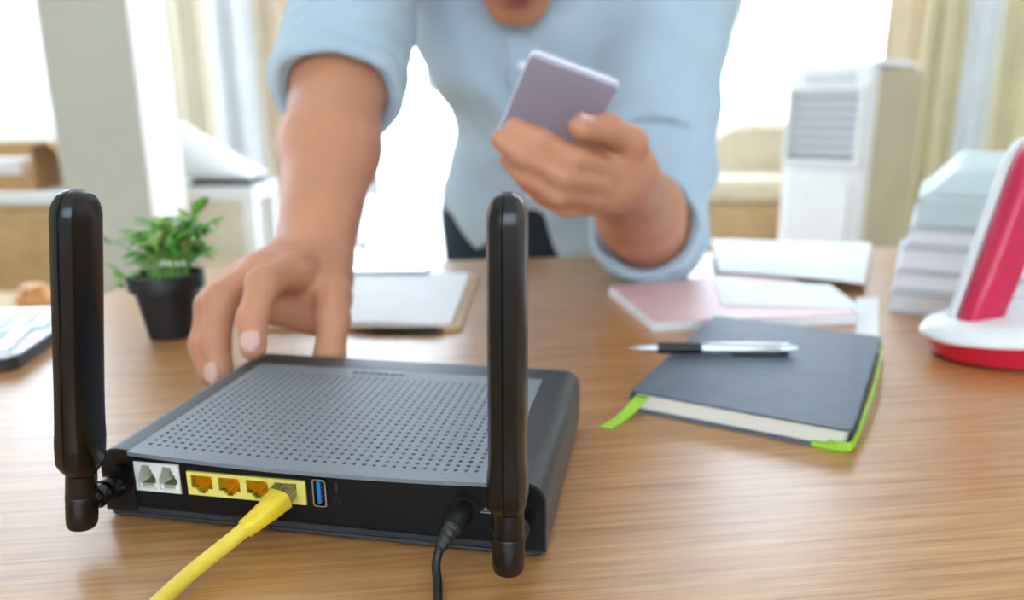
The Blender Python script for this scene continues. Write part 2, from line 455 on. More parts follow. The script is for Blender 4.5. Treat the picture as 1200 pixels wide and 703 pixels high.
# ------------------------------------------------------------------ the desk
desk = thing('desk', 'light oak desk with a notched corner carrying the router', 'desk', (0, .5, 0))
slope = .12
poly = [(-1.05, .02), (1.0, .26), (1.0, 1.135), (-.45, .955), (-.455, .775), (-1.05, .705)]
MB().prism([(x, y - .5) for x, y in poly], T - .028, T).obj('tabletop', 'desk_wood', desk, bevel=.003)
leg = None
for x, y in ((-.97, .12), (.92, .33), (.92, 1.05), (-.97, .64)):
    if leg is None: leg = MB().box(-.03, .03, -.03, .03, 0, T - .0281).obj('leg', 'light_wood', desk, bevel=.004); leg.location = (x, y - .5, 0)
    else: copy_part(leg, desk, (x, y - .5, 0))

# ------------------------------------------------------------------ the router (millimetres in its own frame)
RYAW = -.18614; RO = Vector((-.20633, .34743, T))
WR, DR, HR = 225., 153., 37.7
router = thing('router', 'black wireless router with perforated top and two upright antennas', 'router', RO, RYAW)
mm = .001
def rob(mb, name, m, parent=router, **k):
    mb.v = [(x * mm, y * mm, z * mm) for x, y, z in mb.v]; return mb.obj(name, m, parent, **k)
PX0, PX1, PY1 = 17.5, 204.5, 131.
def dip(x, y):
    u = (x - WR / 2) / (WR / 2); return 1.6 * (1 - u * u) * max(0, 1 - y / DR)
RR = 10.
def topz(x, y):
    z = HR - dip(x, y)
    e = min(x, WR - x)
    if e < RR: z -= RR - math.sqrt(max(0, RR * RR - (RR - e) ** 2))
    e = DR - y
    if e < 4: z -= 4 - math.sqrt(max(0, 16 - (4 - e) ** 2))
    return z
xs = [RR * (1 - math.cos(PI / 2 * i / 8)) for i in range(9)] + [PX0]
nxm = [PX0 + (PX1 - PX0) * i / 12 for i in range(1, 12)]
xs = xs + nxm + [PX1] + [WR - q for q in reversed(xs[:9])]
ys = [0., 2., 10, 40, 80, 110, PY1] + [DR - 4 * (1 - math.sin(PI / 2 * i / 5)) for i in range(6)]
ZB = 3.2; PF = 6.
mb = MB(); nx, ny = len(xs), len(ys)
inp = lambda i, j: xs[i] >= PX0 - .01 and xs[i + 1] <= PX1 + .01 and ys[j + 1] <= PY1 + .01
vid = {}
def vtx(x, y, z):
    q = (round(x, 4), round(y, 4), round(z, 4))
    if q not in vid: vid[q] = len(mb.v); mb.v.append(q)
    return vid[q]
for i in range(nx - 1):
    for j in range(ny - 1):
        a, b, c, d = xs[i], xs[i + 1], ys[j], ys[j + 1]
        if inp(i, j):
            mb.f.append((vtx(a, c, PF), vtx(b, c, PF), vtx(b, d, PF), vtx(a, d, PF)))
        else:
            mb.f.append((vtx(a, c, topz(a, c)), vtx(b, c, topz(b, c)), vtx(b, d, topz(b, d)), vtx(a, d, topz(a, d))))
            for (ii, jj, p, q) in ((i - 1, j, (a, c), (a, d)), (i + 1, j, (b, c), (b, d)), (i, j - 1, (a, c), (b, c)), (i, j + 1, (a, d), (b, d))):
                out = not (0 <= ii < nx - 1 and 0 <= jj < ny - 1)
                if out or inp(ii, jj):
                    zb = ZB if out else PF
                    mb.f.append((vtx(*p, topz(*p)), vtx(*q, topz(*q)), vtx(*q, zb), vtx(*p, zb)))
mb.add([(PX0, 0, PF), (PX1, 0, PF), (PX1, 0, ZB), (PX0, 0, ZB)], [(0, 1, 2, 3)])
mb.add([(0, 0, ZB), (WR, 0, ZB), (WR, DR, ZB), (0, DR, ZB)], [(0, 1, 2, 3)])
rob(mb, 'housing', 'plastic_dark', smooth=40)
# base tray
pl = rrect(-.6 + 2, WR - 2 + .6, -1.2, DR - 2, 5, 4)
rob(MB().prism(pl, 1.2, ZB), 'base_tray', 'plastic_dark', smooth=40, bevel=.0005)
ft = None
for x, y in ((16, 14), (209, 14), (209, 138), (16, 138)):
    if ft is None: ft = rob(MB().lathe([(6, 0), (6.3, .4), (6.3, 1.3)], 20), 'rubber_foot', 'rubber', smooth=40); ft.location = (x * mm, y * mm, 0)
    else: copy_part(ft, router, (x * mm, y * mm, 0))
# perforated top plate
mb = MB(); PT = 2.0
def plz(x, y): return HR + .25 - dip(x, y)
def ply(x, y):
    u = (x - WR / 2) / (WR / 2); return y - 3.4 * (1 - u * u) * max(0, 1 - y / 90)
hx0, hy0, hpx, hpy, hnx, hny, hr = 21.4, 6.7, 4.93, 4.45, 35, 25, 1.12
hx1 = hx0 + hpx * hnx; hy1 = hy0 + hpy * hny
def pv(x, y, dz=0): return (x, ply(x, y), plz(x, y) + dz)
def patch(x0, x1, y0, y1, n, m):
    for i in range(n):
        for j in range(m):
            a, b = x0 + (x1 - x0) * i / n, x0 + (x1 - x0) * (i + 1) / n; c, d = y0 + (y1 - y0) * j / m, y0 + (y1 - y0) * (j + 1) / m
            mb.add([pv(a, c), pv(b, c), pv(b, d), pv(a, d)], [(0, 1, 2, 3)])
PA, PB, PC, PE = PX0 + .5, PX1 - .5, -1.6, PY1 - .5
patch(PA, hx0, PC, PE, 1, 12); patch(hx1, PB, PC, PE, 2, 12); patch(hx0, hx1, PC, hy0, hnx, 2); patch(hx0, hx1, hy1, PE, hnx, 3)
for i in range(hnx):
    for j in range(hny):
        a, c = hx0 + i * hpx, hy0 + j * hpy; b, d = a + hpx, c + hpy; ox, oy = (a + b) / 2, (c + d) / 2
        rim = [(b, oy), (b, d), (ox, d), (a, d), (a, oy), (a, c), (ox, c), (b, c)]
        hole = [(ox + hr * math.cos(PI / 4 * k), oy + hr * math.sin(PI / 4 * k)) for k in range(8)]
        vs = [pv(*q) for q in rim] + [pv(*q) for q in hole] + [pv(*q, -PT) for q in hole]
        mb.add(vs, [(k, (k + 1) % 8, 8 + (k + 1) % 8, 8 + k) for k in range(8)] + [(8 + k, 8 + (k + 1) % 8, 16 + (k + 1) % 8, 16 + k) for k in range(8)])
N = 40
edge = [(PA + (PB - PA) * i / N, PC) for i in range(N + 1)] + [(PB, PC + (PE - PC) * i / 12) for i in range(1, 13)] + [(PB - (PB - PA) * i / N, PE) for i in range(1, N + 1)] + [(PA, PE - (PE - PC) * i / 12) for i in range(1, 12)]
n = len(edge); mb.add([pv(*q) for q in edge] + [pv(*q, -2.0) for q in edge], [(k, (k + 1) % n, n + (k + 1) % n, n + k) for k in range(n)])
rob(mb, 'perforated_top', 'plastic_plate', smooth=30)
# faint raised badge strip behind the holes
mb = MB()
for k, (a, b) in enumerate(((84, 88), (89, 93.5), (95, 98), (99, 103), (104, 107.5), (109, 113.5), (114.5, 118))):
    mb.add([pv(a, 123.0), pv(b, 123.0), pv(b, 125.6), pv(a, 125.6)] + [pv(a, 123.0, .3), pv(b, 123.0, .3), pv(b, 125.6, .3), pv(a, 125.6, .3)],
           [(4, 5, 6, 7), (0, 1, 5, 4), (1, 2, 6, 5), (2, 3, 7, 6), (3, 0, 4, 7)])
rob(mb, 'raised_badge', 'plastic_dark')

# rear panel with real openings
PH = (18.4, 43.0, 15.4, 30.9); LN = (47.3, 109.3, 16.0, 28.4); US = (112.6, 119.9, 15.4, 30.2); PWR = (182., 193., 16., 27.)
TZ = HR - 3.2
rob(holed(PX0 - .3, PX1 + .3, ZB + .6, TZ, [PH, LN, US], 1.0, 2.6), 'rear_panel', 'plastic_panel')
rob(MB().box(PX0, PX1, .4, 3.0, ZB, ZB + 1.6), 'panel_lip', 'plastic_dark', bevel=.0005)
for mir in (0, 1):
    pr_ = [(PX0 + .2, ZB + .8), (.8, ZB + .8)] + [(.8 + (RR - .8) * (1 - math.cos(PI / 2 * k / 6)), HR - RR - .6 + (RR - .8) * math.sin(PI / 2 * k / 6)) for k in range(7)] + [(PX0 + .2, HR - 2.0)]
    if mir: pr_ = [(WR - x, z) for x, z in pr_]
    rob(MB().loft([[(x, y, z) for x, z in pr_] for y in (-.35, .2)]), 'panel_end', 'plastic_panel')
# double telephone socket
def steps(x0, x1, z0, z1, n=3, frac=.34):
    """stepped opening, wide at the bottom"""
    hs = []; w_ = x1 - x0; hgt = z1 - z0
    hs.append((x0, x1, z0, z0 + hgt * .52))
    for k in range(1, n + 1):
        ins = w_ * .5 * frac * 1.9 * k / (n + .6)
        hs.append((x0 + ins, x1 - ins, z0 + hgt * .52 + hgt * .48 * (k - 1) / n - .01, z0 + hgt * .52 + hgt * .48 * k / n))
    return hs
hA = steps(19.9, 29.8, 17.0, 29.4); hB = steps(31.4, 41.4, 17.0, 29.4)
ps = rob(holed(*PH, hA + hB, .2, 9, None), 'telephone_socket', 'socket_white')
for x0, x1 in ((19.9, 29.8), (31.4, 41.4)):
    rob(MB().box(x0 - .3, x1 + .3, 8.6, 9.6, 16.5, 30), 'socket_back', 'socket_inner', ps)
    q = rob(MB().box(x0 + .1, x1 - .1, 1.2, 8, 17.0, 19.2), 'contact_tray', 'socket_white', ps)
    c0 = None
    for k in range(6):
        x = x0 + 2.4 + k * 1.05
        if c0 is None: c0 = rob(MB().box(-.25, .25, 1.0, 8, 0, .5).box(-.25, .25, .9, 1.4, -1.8, .5), 'contact_pin', 'socket_inner', ps); c0.location = (x * mm, 0, 19.2 * mm)
        else: copy_part(c0, ps, (x * mm, 0, 19.2 * mm))
# four network ports
holes = []; inner = []
for k in range(4):
    a = 49.4 + k * 14.7; b = a + 11.4
    holes += [(a, b, 19.6, 26.6), (a + 2.6, b - 2.6, 18.2, 19.61), (a + 4.1, b - 4.1, 17.0, 18.21)]
    inner.append((a, b))
lan = rob(holed(*LN, holes, -.2, 2.5), 'network_socket', 'socket_yellow')
for a, b in inner:
    hs = [(a, b, 19.6, 26.6), (a + 2.6, b - 2.6, 18.2, 19.61), (a + 4.1, b - 4.1, 17.0, 18.21)]
    pt = rob(holed(a - .4, b + .4, 16.6, 27.0, hs, 1.0, 12, yback=12), 'port', 'socket_orange', lan)
    c0 = None
    for k in range(8):
        if c0 is None: c0 = rob(MB().box(-.2, .2, 1.5, 11, 0, .4), 'contact_pin', 'gold', pt); c0.location = ((a + 2 + k) * mm, 0, 25.6 * mm)
        else: break
    rob(MB().add([(a, 1.6, 26.4), (b, 1.6, 26.4), (b, 10, 22.6), (a, 10, 22.6), (a, 1.6, 26.6), (b, 1.6, 26.6), (b, 10, 26.6), (a, 10, 26.6)],
                 [(0, 1, 2, 3), (4, 7, 6, 5), (0, 4, 5, 1), (1, 5, 6, 2), (2, 6, 7, 3), (3, 7, 4, 0)]), 'contact_ramp', 'socket_orange', pt)
# USB socket standing upright
ux, uz = (US[0] + US[1]) / 2, (US[2] + US[3]) / 2
o_ = rrect(US[0] + .2, US[1] - .2, US[2] + .2, US[3] - .2, 1.4, 3); i_ = rrect(US[0] + .8, US[1] - .8, US[2] + .8, US[3] - .8, 1.0, 3)
n = len(o_); mb = MB()
mb.loft([[(x, 10, z) for x, z in o_], [(x, .1, z) for x, z in o_], [(x, .1, z) for x, z in i_], [(x, 10, z) for x, z in i_]], cap=False)
usb = rob(mb, 'usb_socket', 'steel', smooth=40)
rob(MB().box(US[0] + .3, US[1] - .3, 9.4, 10.2, US[2] + .3, US[3] - .3), 'socket_back', 'plastic_panel', usb)
rob(MB().box(ux - 1.5, ux + .35, .6, 9.5, US[2] + 1.5, US[3] - 1.5), 'blue_tongue', 'usb_blue', usb, bevel=.0003)
c0 = None
for k in range(4):
    if c0 is None: c0 = rob(MB().box(0, .35, .8, 8, -.45, .45), 'contact_pin', 'steel', usb); c0.location = ((ux + .4) * mm, 0, (US[2] + 3.2 + k * 2.6) * mm)
    else: copy_part(c0, usb, ((ux + .4) * mm, 0, (US[2] + 3.2 + k * 2.6) * mm))
# reset hole, button slot, power socket, small engraved mark
YM = lambda x, y, z: Matrix.Translation((x, y, z)) @ Matrix.Rotation(PI / 2, 4, 'X')
rob(MB().loft([[(124.6 + q * math.cos(a), y, 19.6 + q * math.sin(a)) for a in [2 * PI * k / 18 for k in range(18)]] for q, y in ((2.1, 1.0), (2.1, .6), (1.4, .6), (1.2, 1.0))], cap=False), 'reset_hole', 'rubber', smooth=40)
rob(MB().box(124.1, 125.1, .7, 1.1, 23.4, 28.6), 'reset_mark', 'plastic_dark')
rob(MB().lathe([(5.6, -1), (5.8, .8), (4.2, .8), (4.0, -6), (0.1, -6)], 28, YM(187.4, 1.0, 21.3), cap=False), 'power_socket', 'rubber', smooth=40)
rob(MB().box(194.6, 199.2, .8, 1.05, 19.9, 20.5).box(195.2, 198.6, .8, 1.05, 21.2, 21.7).box(196.4, 197.4, .8, 1.05, 21.7, 22.6), 'power_mark', 'louver_grey')

# antennas
def antenna(x, lean, off):
    a = MB()
    L0, L1 = 19.5, 149.     # paddle from / to, above the pivot
    def sec(wx, wy, ch):   # chamfered oblong section with a seam groove on the two narrow ends
        g = .32
        hx, hy = wx / 2, wy / 2
        q = [(hx, -hy + ch * 1.3), (hx - ch * .45, -hy + ch * .35), (hx - ch * 1.25, -hy), (g, -hy), (0, -hy + g * 1.5), (-g, -hy), (-hx + ch * 1.25, -hy), (-hx + ch * .45, -hy + ch * .35), (-hx, -hy + ch * 1.3)]
        return q + [(-px, -py) for px, py in q]
    def sp(z, wx, wy, ch, scoop=0.):
        out = []
        for px, py in sec(wx, wy, ch):
            if scoop and abs(px) > wx * .42: px *= (1 - scoop)
            out.append((px, py, z))
        return out
    rings = [sp(L0 - .5, 13, 13, 4.2), sp(L0 + 1.6, 14.6, 16.4, 4.2), sp(L0 + 6, 15.6, 20.6, 4.2), sp(L0 + 15.5, 15.6, 21.4, 4.2), sp(L0 + 18, 15.4, 21.4, 4.2, .015), sp(L0 + 21, 14.9, 21.4, 4.2, .03), sp(L0 + 28, 14.4, 21.5, 4.2)]
    for z in (60, 90, 120): rings.append(sp(z, 14.2, 21.4, 4.2))
    for k in range(0, 11):
        t = math.radians(9 * k); ct_ = max(0., math.cos(t)); rings.append(sp(L1 - 11.5 + 11.5 * math.sin(t), 14.2 * (.16 + .84 * ct_ ** .85), 21.3 * (.14 + .86 * ct_ ** .9), 4.2 * (.15 + .85 * ct_)))
    a.loft(rings)
    pad = rob(a, 'antenna', 'antenna_black', smooth=28)
    pad.location = (x * mm, off * mm, 20.5 * mm); pad.rotation_euler = (0, lean, 0)
    rob(MB().lathe([(6.6, 8.2), (6.75, 8.6), (6.6, 15), (6.5, 20)], 28), 'collar', 'antenna_black', pad, smooth=40)
    rob(MB().lathe([(5.2, -9.3), (6.2, -8.7), (6.7, -7.2), (6.85, -4), (6.85, 7.6), (6.6, 8.0)], 28), 'hinge_barrel', 'antenna_black', pad, smooth=40)
    # threaded connector on the axis towards the panel
    M = Matrix.Rotation(-PI / 2, 4, 'X')      # local z -> +y
    rob(MB().lathe([(4.3, 3), (4.3, 9), (5.2, 9.4), (5.5, 10), (5.5, 13.4), (4.6, 14), (4.6, 15), (6.0, 15.4), (6.2, 16), (6.2, 22), (5.6, 23)], 28, M), 'connector', 'antenna_black', pad, smooth=35)
    rob(MB().lathe([(3.0, 22.5), (3.0, 27.8)], 20, M), 'threaded_stub', 'steel', pad, smooth=35)
    rob(MB().lathe([(8.0, 26.0), (8.0, 27.4), (7.0, 28.4)], 28, M), 'mount_ring', 'plastic_panel', pad, smooth=35)
    # thumb scoop on the broad side
    return pad
antenna(11.2, math.radians(8.4), -28.)
antenna(213.0, math.radians(.3), -28.)

# ------------------------------------------------------------------ the two cables
MR = Matrix.Translation(RO) @ Matrix.Rotation(RYAW, 4, 'Z')
RW = lambda x, y, z: MR @ Vector((x * mm, y * mm, z * mm))
ec = thing('ethernet_cable', 'yellow network cable plugged into the last yellow port of the router', 'cable', RW(99.2, 0, 0), RYAW)
def ecp(mb, name, m, parent=ec, **k):
    mb.v = [(x * mm, y * mm, z * mm) for x, y, z in mb.v]; return mb.obj(name, m, parent, **k)
# direction of the boot: out of the port, drooping and pulled to one side
Pp = [Vector(q) for q in ((1, -7, 22.6), (-1, -13, 20.8), (-5.9, -20, 17.2), (-11.5, -28, 13.2), (-17, -37, 9.6), (-22, -50, 6.6), (-24.5, -66, 4.8), (-25, -95, 3.8), (-22, -135, 3.7))]
ecp(MB().box(-5.6, 5.6, -8.5, 9.8, 19.4, 26.2), 'plug', 'crystal', bevel=.0005)
ecp(MB().box(-2.2, 2.2, -10.5, 3, 17.6, 18.8, Matrix.Rotation(math.radians(-6), 4, 'X')), 'latch', 'crystal', bevel=.0003)
pc = bez(Pp[:4], 10)
mb = MB(); rings = []
for k, q in enumerate(pc[:26]):
    t = k / 25; tn = (pc[k + 1] - pc[max(k - 1, 0)]).normalized(); sx = tn.cross(Vector((0, 0, 1))).normalized(); sz = sx.cross(tn)
    wx = 6.2 * (1 - t) + 4.4 * t; wz = 5.0 * (1 - t) + 4.4 * t; e = 4 * (1 - t) + 2 * t
    if k > 11 and k % 3 == 0: wx += .25; wz += .25
    rg = []
    for i in range(24):
        c, s_ = math.cos(2 * PI * i / 24), math.sin(2 * PI * i / 24); e2 = 2 / e
        rg.append(tuple(q + sx * (wx * math.copysign(abs(c) ** e2, c)) + sz * (wz * math.copysign(abs(s_) ** e2, s_))))
    rings.append(rg)
mb.loft(rings); bt = ecp(mb, 'boot', 'boot_yellow', smooth=50)
for k in (13, 16, 19, 22):
    q = pc[k]; tn = (pc[k + 1] - pc[k - 1]).normalized(); t = k / 25; wd = 6.2 * (1 - t) + 4.4 * t
    M = Matrix.Translation(q) @ Vector((0, 0, 1)).rotation_difference(tn).to_matrix().to_4x4()
    ecp(MB().lathe([(wd * .86, -.5), (wd * .97, -.25), (wd * .97, .25), (wd * .86, .5)], 24, M), 'boot_rib', 'boot_yellow', bt, smooth=50)
ecp(MB().tube(bez(Pp[2:], 10), 3.6, 16), 'cord', 'cable_yellow', smooth=60)

dc = thing('power_cable', 'thin black power lead with ribbed plug at the router back', 'cable', RW(187.4, 0, 0), RYAW)
def dcp(mb, name, m, parent=dc, **k):
    mb.v = [(x * mm, y * mm, z * mm) for x, y, z in mb.v]; return mb.obj(name, m, parent, **k)
dcp(MB().lathe([(2.7, -4), (2.7, 2)], 18, Matrix.Translation((0, 0, 21.3)) @ Matrix.Rotation(PI / 2, 4, 'X')), 'barrel', 'steel', smooth=40)
Dp = [Vector(q) for q in ((0, -.5, 21.3), (-1.2, -9, 20.6), (-3.6, -16.5, 18.0), (-6.2, -21.5, 13.6), (-6.9, -25, 8.2), (-4.6, -31, 3.4), (-1.5, -42, 2.2), (2, -58, 2.1), (8, -90, 2.1), (15, -130, 2.1))]
q = bez(Dp[:4], 8)
dcp(MB().tube(q[:13], [5.0] * 10 + [4.8, 4.6, 4.4], 20), 'plug', 'rubber', smooth=50)
rr_ = []
for k in range(len(q[12:])): rr_.append((4.3 - .14 * k) * (.86 if k % 3 == 2 else 1))
dcp(MB().tube(q[12:], rr_, 18), 'strain_relief', 'boot_grey', smooth=35)
dcp(MB().tube(bez(Dp[2:], 10), 2.0, 12), 'cord', 'cable_black', smooth=60)

# ------------------------------------------------------------------ notebook with pen
nb = thing('notebook', 'dark grey hardcover notebook with green elastic band and ribbon', 'notebook', (.079, .479, T), math.radians(-29.5))
NW, ND, NH = .138, .214, .0145
MB().prism(rrect(0, NW, 0, ND, .006), 0, .0016).obj('cover_back', 'notebook_cover', nb, bevel=.0004)
MB().prism(rrect(.002, NW - .0035, .0035, ND - .0035, .005), .0016, NH - .0016).obj('page_block', 'paper_cream', nb, bevel=.0003)
MB().prism(rrect(0, NW, 0, ND, .006), NH - .0016, NH).obj('cover_front', 'notebook_cover', nb, bevel=.0005)
mb = MB(); mb.loft([[(.0005 - .0022 * math.sin(PI * k / 8), y, .0002 + (NH - .0004) * k / 8) for k in range(9)] + [(.003, y, NH - .0004 - (NH - .0008) * k / 8) for k in range(9)] for y in (.004, ND - .004)]); mb.obj('spine', 'notebook_cover', nb, smooth=50)
# elastic band bulging beyond the fore edge, with its two ends wrapped round the cover
pts = bez([(NW - .012, .0008, .0034), (NW - .004, -.0004, .0036), (NW + .001, .006, .005), (NW + .0032, .05, .0085), (NW + .0042, .11, .0095), (NW + .0028, .17, .0085), (NW + .0005, ND - .003, .006), (NW - .006, ND + .0004, .0036)], 8)
mb = MB(); mb.loft([[tuple(p_ + Vector((dx, 0, dz))) for dx, dz in ((-.0006, -.0028), (.0006, -.0028), (.0006, .0028), (-.0006, .0028))] for p_ in pts]); mb.obj('elastic_band', 'ribbon_green', nb, smooth=50)
mb = MB(); mb.loft([[(x0_, -.0002, z_) for z_ in (.0003, .0034)] + [(x0_, .002, z_) for z_ in (.0034, .0003)] for x0_ in (NW - .022, NW - .003)]); mb.obj('elastic_end', 'ribbon_green', nb)
rp = bez([(.009, .006, .0105), (.0075, -.001, .0100), (.004, -.010, .0045), (.0005, -.021, .0010), (-.0025, -.037, .0008)], 6)
mb = MB(); mb.loft([[tuple(p_ + Vector((a * .0042, a * .0006, c))) for a, c in ((-1, -.0003), (1, -.0003), (1, .0003), (-1, .0003))] for p_ in rp]); mb.obj('bookmark_ribbon', 'ribbon_green', nb, smooth=50)


def pen(name, label, a, b, r=.0046, cols=('pen_silver', 'pen_black', 'pen_silver', 'pen_black'), clip=True):
    a = Vector([float(x) for x in a]); b = Vector([float(x) for x in b]); L = (b - a).length
    e = thing(name, label, 'pen', a); q = Vector((0, 0, 1)).rotation_difference(b - a)
    e.rotation_mode = 'QUATERNION'; e.rotation_quaternion = q
    MB().lathe([(.0006, 0), (.0010, .004), (r * .45, .006), (r * .78, .021)], 20).obj('tip', cols[0], e, smooth=40)
    MB().lathe([(r * .80, .021), (r * .95, .024), (r * .95, .052), (r * .90, .055)], 20).obj('grip', cols[1], e, smooth=40)
    MB().lathe([(r * .92, .055), (r, .058), (r, L - .016), (r * .9, L - .014)], 20).obj('barrel', cols[2], e, smooth=40)
    MB().lathe([(r * .92, L - .014), (r * .92, L - .006), (r * .5, L - .0055), (r * .5, L - .0005), (r * .4, L)], 20).obj('push_button', cols[0], e, smooth=40)
    if clip:
        lx = q.inverted() @ Vector((.0, -.75, -.66)); an = math.atan2(lx.y, lx.x); M = Matrix.Rotation(an, 4, 'Z')
        MB().box(r * 1.0, r * 1.35, -.0014, .0014, L - .05, L - .008, M).box(r * .7, r * 1.35, -.0014, .0014, L - .014, L - .008, M).obj('clip', cols[3], e, bevel=.0004)
    return e
pen('ballpoint_pen', 'silver ballpoint pen with black grip lying across the dark notebook', (.0900, .5565, T + NH + .0047), (.2175, .552, T + NH + .0047))

# ------------------------------------------------------------------ pink pad, loose sheets
pk = thing('pink_pad', 'pink covered writing pad behind the dark notebook', 'pad', (.128, .662, T), math.radians(6.5))
pkp = [(0, 0), (.196, -.002), (.215, .195), (-.006, .143)]
MB().prism(pkp, 0, .0085).obj('page_block', 'paper_white', pk, bevel=.0008)
MB().prism([(x + (.0015 if x < .1 else -.0015), y) for x, y in pkp], .0085, .0098).obj('cover', 'pink_cover', pk, bevel=.0005)

def sheet(name, label, pts, z, lift=0., group=None, m='paper_white', cat='paper', n=10, ph=0.):
    """loose curled sheet with thickness; four corners on the plan"""
    c = [np.array(p_, float) for p_ in pts]; ctr = sum(c) / 4; V = []; Fc = []
    for i in range(n + 1):
        for j in range(n + 1):
            u, v = i / n, j / n; q = c[0] * (1 - u) * (1 - v) + c[1] * u * (1 - v) + c[2] * u * v + c[3] * (1 - u) * v
            zz = lift * (.5 + .5 * math.sin(3.2 * u + 2.2 * v + ph)) * min(1, 4 * min(u, 1 - u, v, 1 - v) + .25)
            V.append((q[0] - ctr[0], q[1] - ctr[1], zz))
    m0 = len(V); V += [(x, y, q + .0006) for x, y, q in V]; g = lambda i, j: i * (n + 1) + j
    for i in range(n):
        for j in range(n):
            Fc.append((g(i, j), g(i, j + 1), g(i + 1, j + 1), g(i + 1, j))); Fc.append((m0 + g(i, j), m0 + g(i + 1, j), m0 + g(i + 1, j + 1), m0 + g(i, j + 1)))
    bd = [g(i, 0) for i in range(n)] + [g(n, j) for j in range(n)] + [g(i, n) for i in range(n, 0, -1)] + [g(0, j) for j in range(n, 0, -1)]
    for k in range(len(bd)): a, b = bd[k], bd[(k + 1) % len(bd)]; Fc.append((a, b, m0 + b, m0 + a))
    o = mesh_obj(name, V, Fc, m, smooth=50); o.location = (float(ctr[0]), float(ctr[1]), z); tag(o, label, cat, group); return o
sheet('loose_sheet', 'large bright white sheet spread behind the pink pad', [on(842, 330)[:2], on(1012, 345)[:2], on(1020, 293)[:2], on(832, 291)[:2]], T + .0102, .012)
sheet('loose_sheet', 'white sheet half covering the pink pad', [(.205, .715), (.335, .70), (.345, .80), (.225, .83)], T + .0099, .002, ph=1.)
sheet('paper_strip', 'narrow white paper strip sticking out beside the pink pad', [on(1003, 396)[:2], on(1030, 397)[:2], on(1029, 350)[:2], on(1004, 350)[:2]], T + .0004, .0)

# ------------------------------------------------------------------ clipboard with white sheets and a black pen
cb = thing('clipboard', 'tan clipboard with blank white sheets behind the router', 'clipboard', (-.150, .668, T), math.radians(-1.5))
MB().prism(rrect(-.105, .103, 0, .235, .008), 0, .0035).obj('board', 'light_wood', cb, bevel=.0006)
MB().box(-.099, .094, .008, .222, .0035, .0075).obj('paper_stack', 'paper_white', cb, bevel=.0004)
MB().box(-.05, .045, .212, .234, .0036, .0125).obj('clip', 'steel', cb, bevel=.002)
pen('ballpoint_pen', 'black ballpoint pen lying along the edge of the white clipboard', (-.148, .6625, T + .0033), (-.062, .6605, T + .0033), .0032, ('pen_black',) * 4, clip=False)

# ------------------------------------------------------------------ potted plant
pp = thing('potted_plant', 'small bushy green plant in a black plastic pot', 'plant', on(203, 392))
MB().lathe([(.0195, 0), (.0205, .001), (.0275, .043), (.0308, .0432), (.0322, .0445), (.0328, .0565), (.0322, .0578), (.0305, .0578), (.0298, .050), (.012, .050)], 40).obj('pot', 'pot_black', pp, smooth=35)
mb = MB(); rng = random.Random(4); rings = []
for rr0, z0 in ((.0299, .051), (.022, .0535), (.012, .0545), (.001, .055)):
    rings.append([(rr0 * math.cos(2 * PI * k / 24), rr0 * math.sin(2 * PI * k / 24), z0 + rng.uniform(-.0012, .0012)) for k in range(24)])
mb.loft(rings).obj('soil', 'soil', pp, smooth=60)
def leaf_mesh(name, L, W_, curl, m):
    V = []; Fc = []; n = 6
    for k in range(n + 1):
        t = k / n; wv = W_ * (math.sin(PI * min(1, t * .93 + .05)) ** .75); z = curl * L * t * t
        V += [(-wv / 2, L * t, z + wv * .16), (0, L * t, z), (wv / 2, L * t, z + wv * .16), (0, L * t, z - .0006)]
    for k in range(n):
        a = 4 * k; b = a + 4
        Fc += [(a, a + 1, b + 1, b), (a + 1, a + 2, b + 2, b + 1), (a + 2, a + 3, b + 3, b + 2), (a + 3, a, b, b + 3)]
    Fc += [(0, 3, 2, 1), (4 * n, 4 * n + 1, 4 * n + 2, 4 * n + 3)]
    me = bpy.data.meshes.new(name); me.from_pydata(V, [], Fc); me.update(); me.shade_smooth(); me.materials.append(MATS[m]); return me
leaves = [leaf_mesh('leaf', .019, .0105, -.3, 'leaf_green'), leaf_mesh('leaf', .016, .0095, .15, 'leaf_light'), leaf_mesh('leaf', .021, .010, -.1, 'leaf_green'), leaf_mesh('leaf', .014, .009, -.4, 'leaf_light')]
rng = random.Random(11)
def stem(base, tip, bend, nl, size=1.):
    b = Vector(base); t = Vector(tip); mid = (b + t) / 2 + Vector(bend); pts = bez([b, mid, t], 6)
    MB().tube(pts, [.0010 - .0005 * k / len(pts) for k in range(len(pts))], 6).obj('stem', 'stem_green', pp, smooth=60)
    for k in range(nl):
        f_ = .35 + .65 * (k + .5) / nl; p_ = pts[min(int(f_ * (len(pts) - 1)), len(pts) - 1)]
        o = bpy.data.objects.new('leaf', rng.choice(leaves)); COL.objects.link(o); o.parent = pp; o.location = p_
        o.rotation_euler = (rng.uniform(-.2, .9), rng.uniform(-.4, .4), k * 2.4 + rng.uniform(-.5, .5)); o.scale = [size * rng.uniform(.75, 1.15)] * 3
for k in range(24):
    a = rng.uniform(0, 2 * PI); rr0 = rng.uniform(.003, .017); sp_ = rng.uniform(.002, .024); hh = rng.uniform(.092, .128) - sp_ * .9
    stem((rr0 * math.cos(a), rr0 * math.sin(a), .052), (rr0 * math.cos(a) + sp_ * math.cos(a) + .006, rr0 * math.sin(a) + sp_ * math.sin(a), hh), (0, 0, .006), 8, 1.0)
stem((-.012, 0, .052), (-.052, -.004, .088), (0, 0, .012), 5, .7)
stem((-.015, -.012, .052), (-.030, -.02, .047), (-.004, -.004, .01), 5, .9)
stem((.012, -.008, .052), (.037, -.008, .085), (0, 0, .012), 6, 1.)
stem((-.004, -.014, .052), (-.006, -.028, .068), (0, 0, .01), 5, 1.)

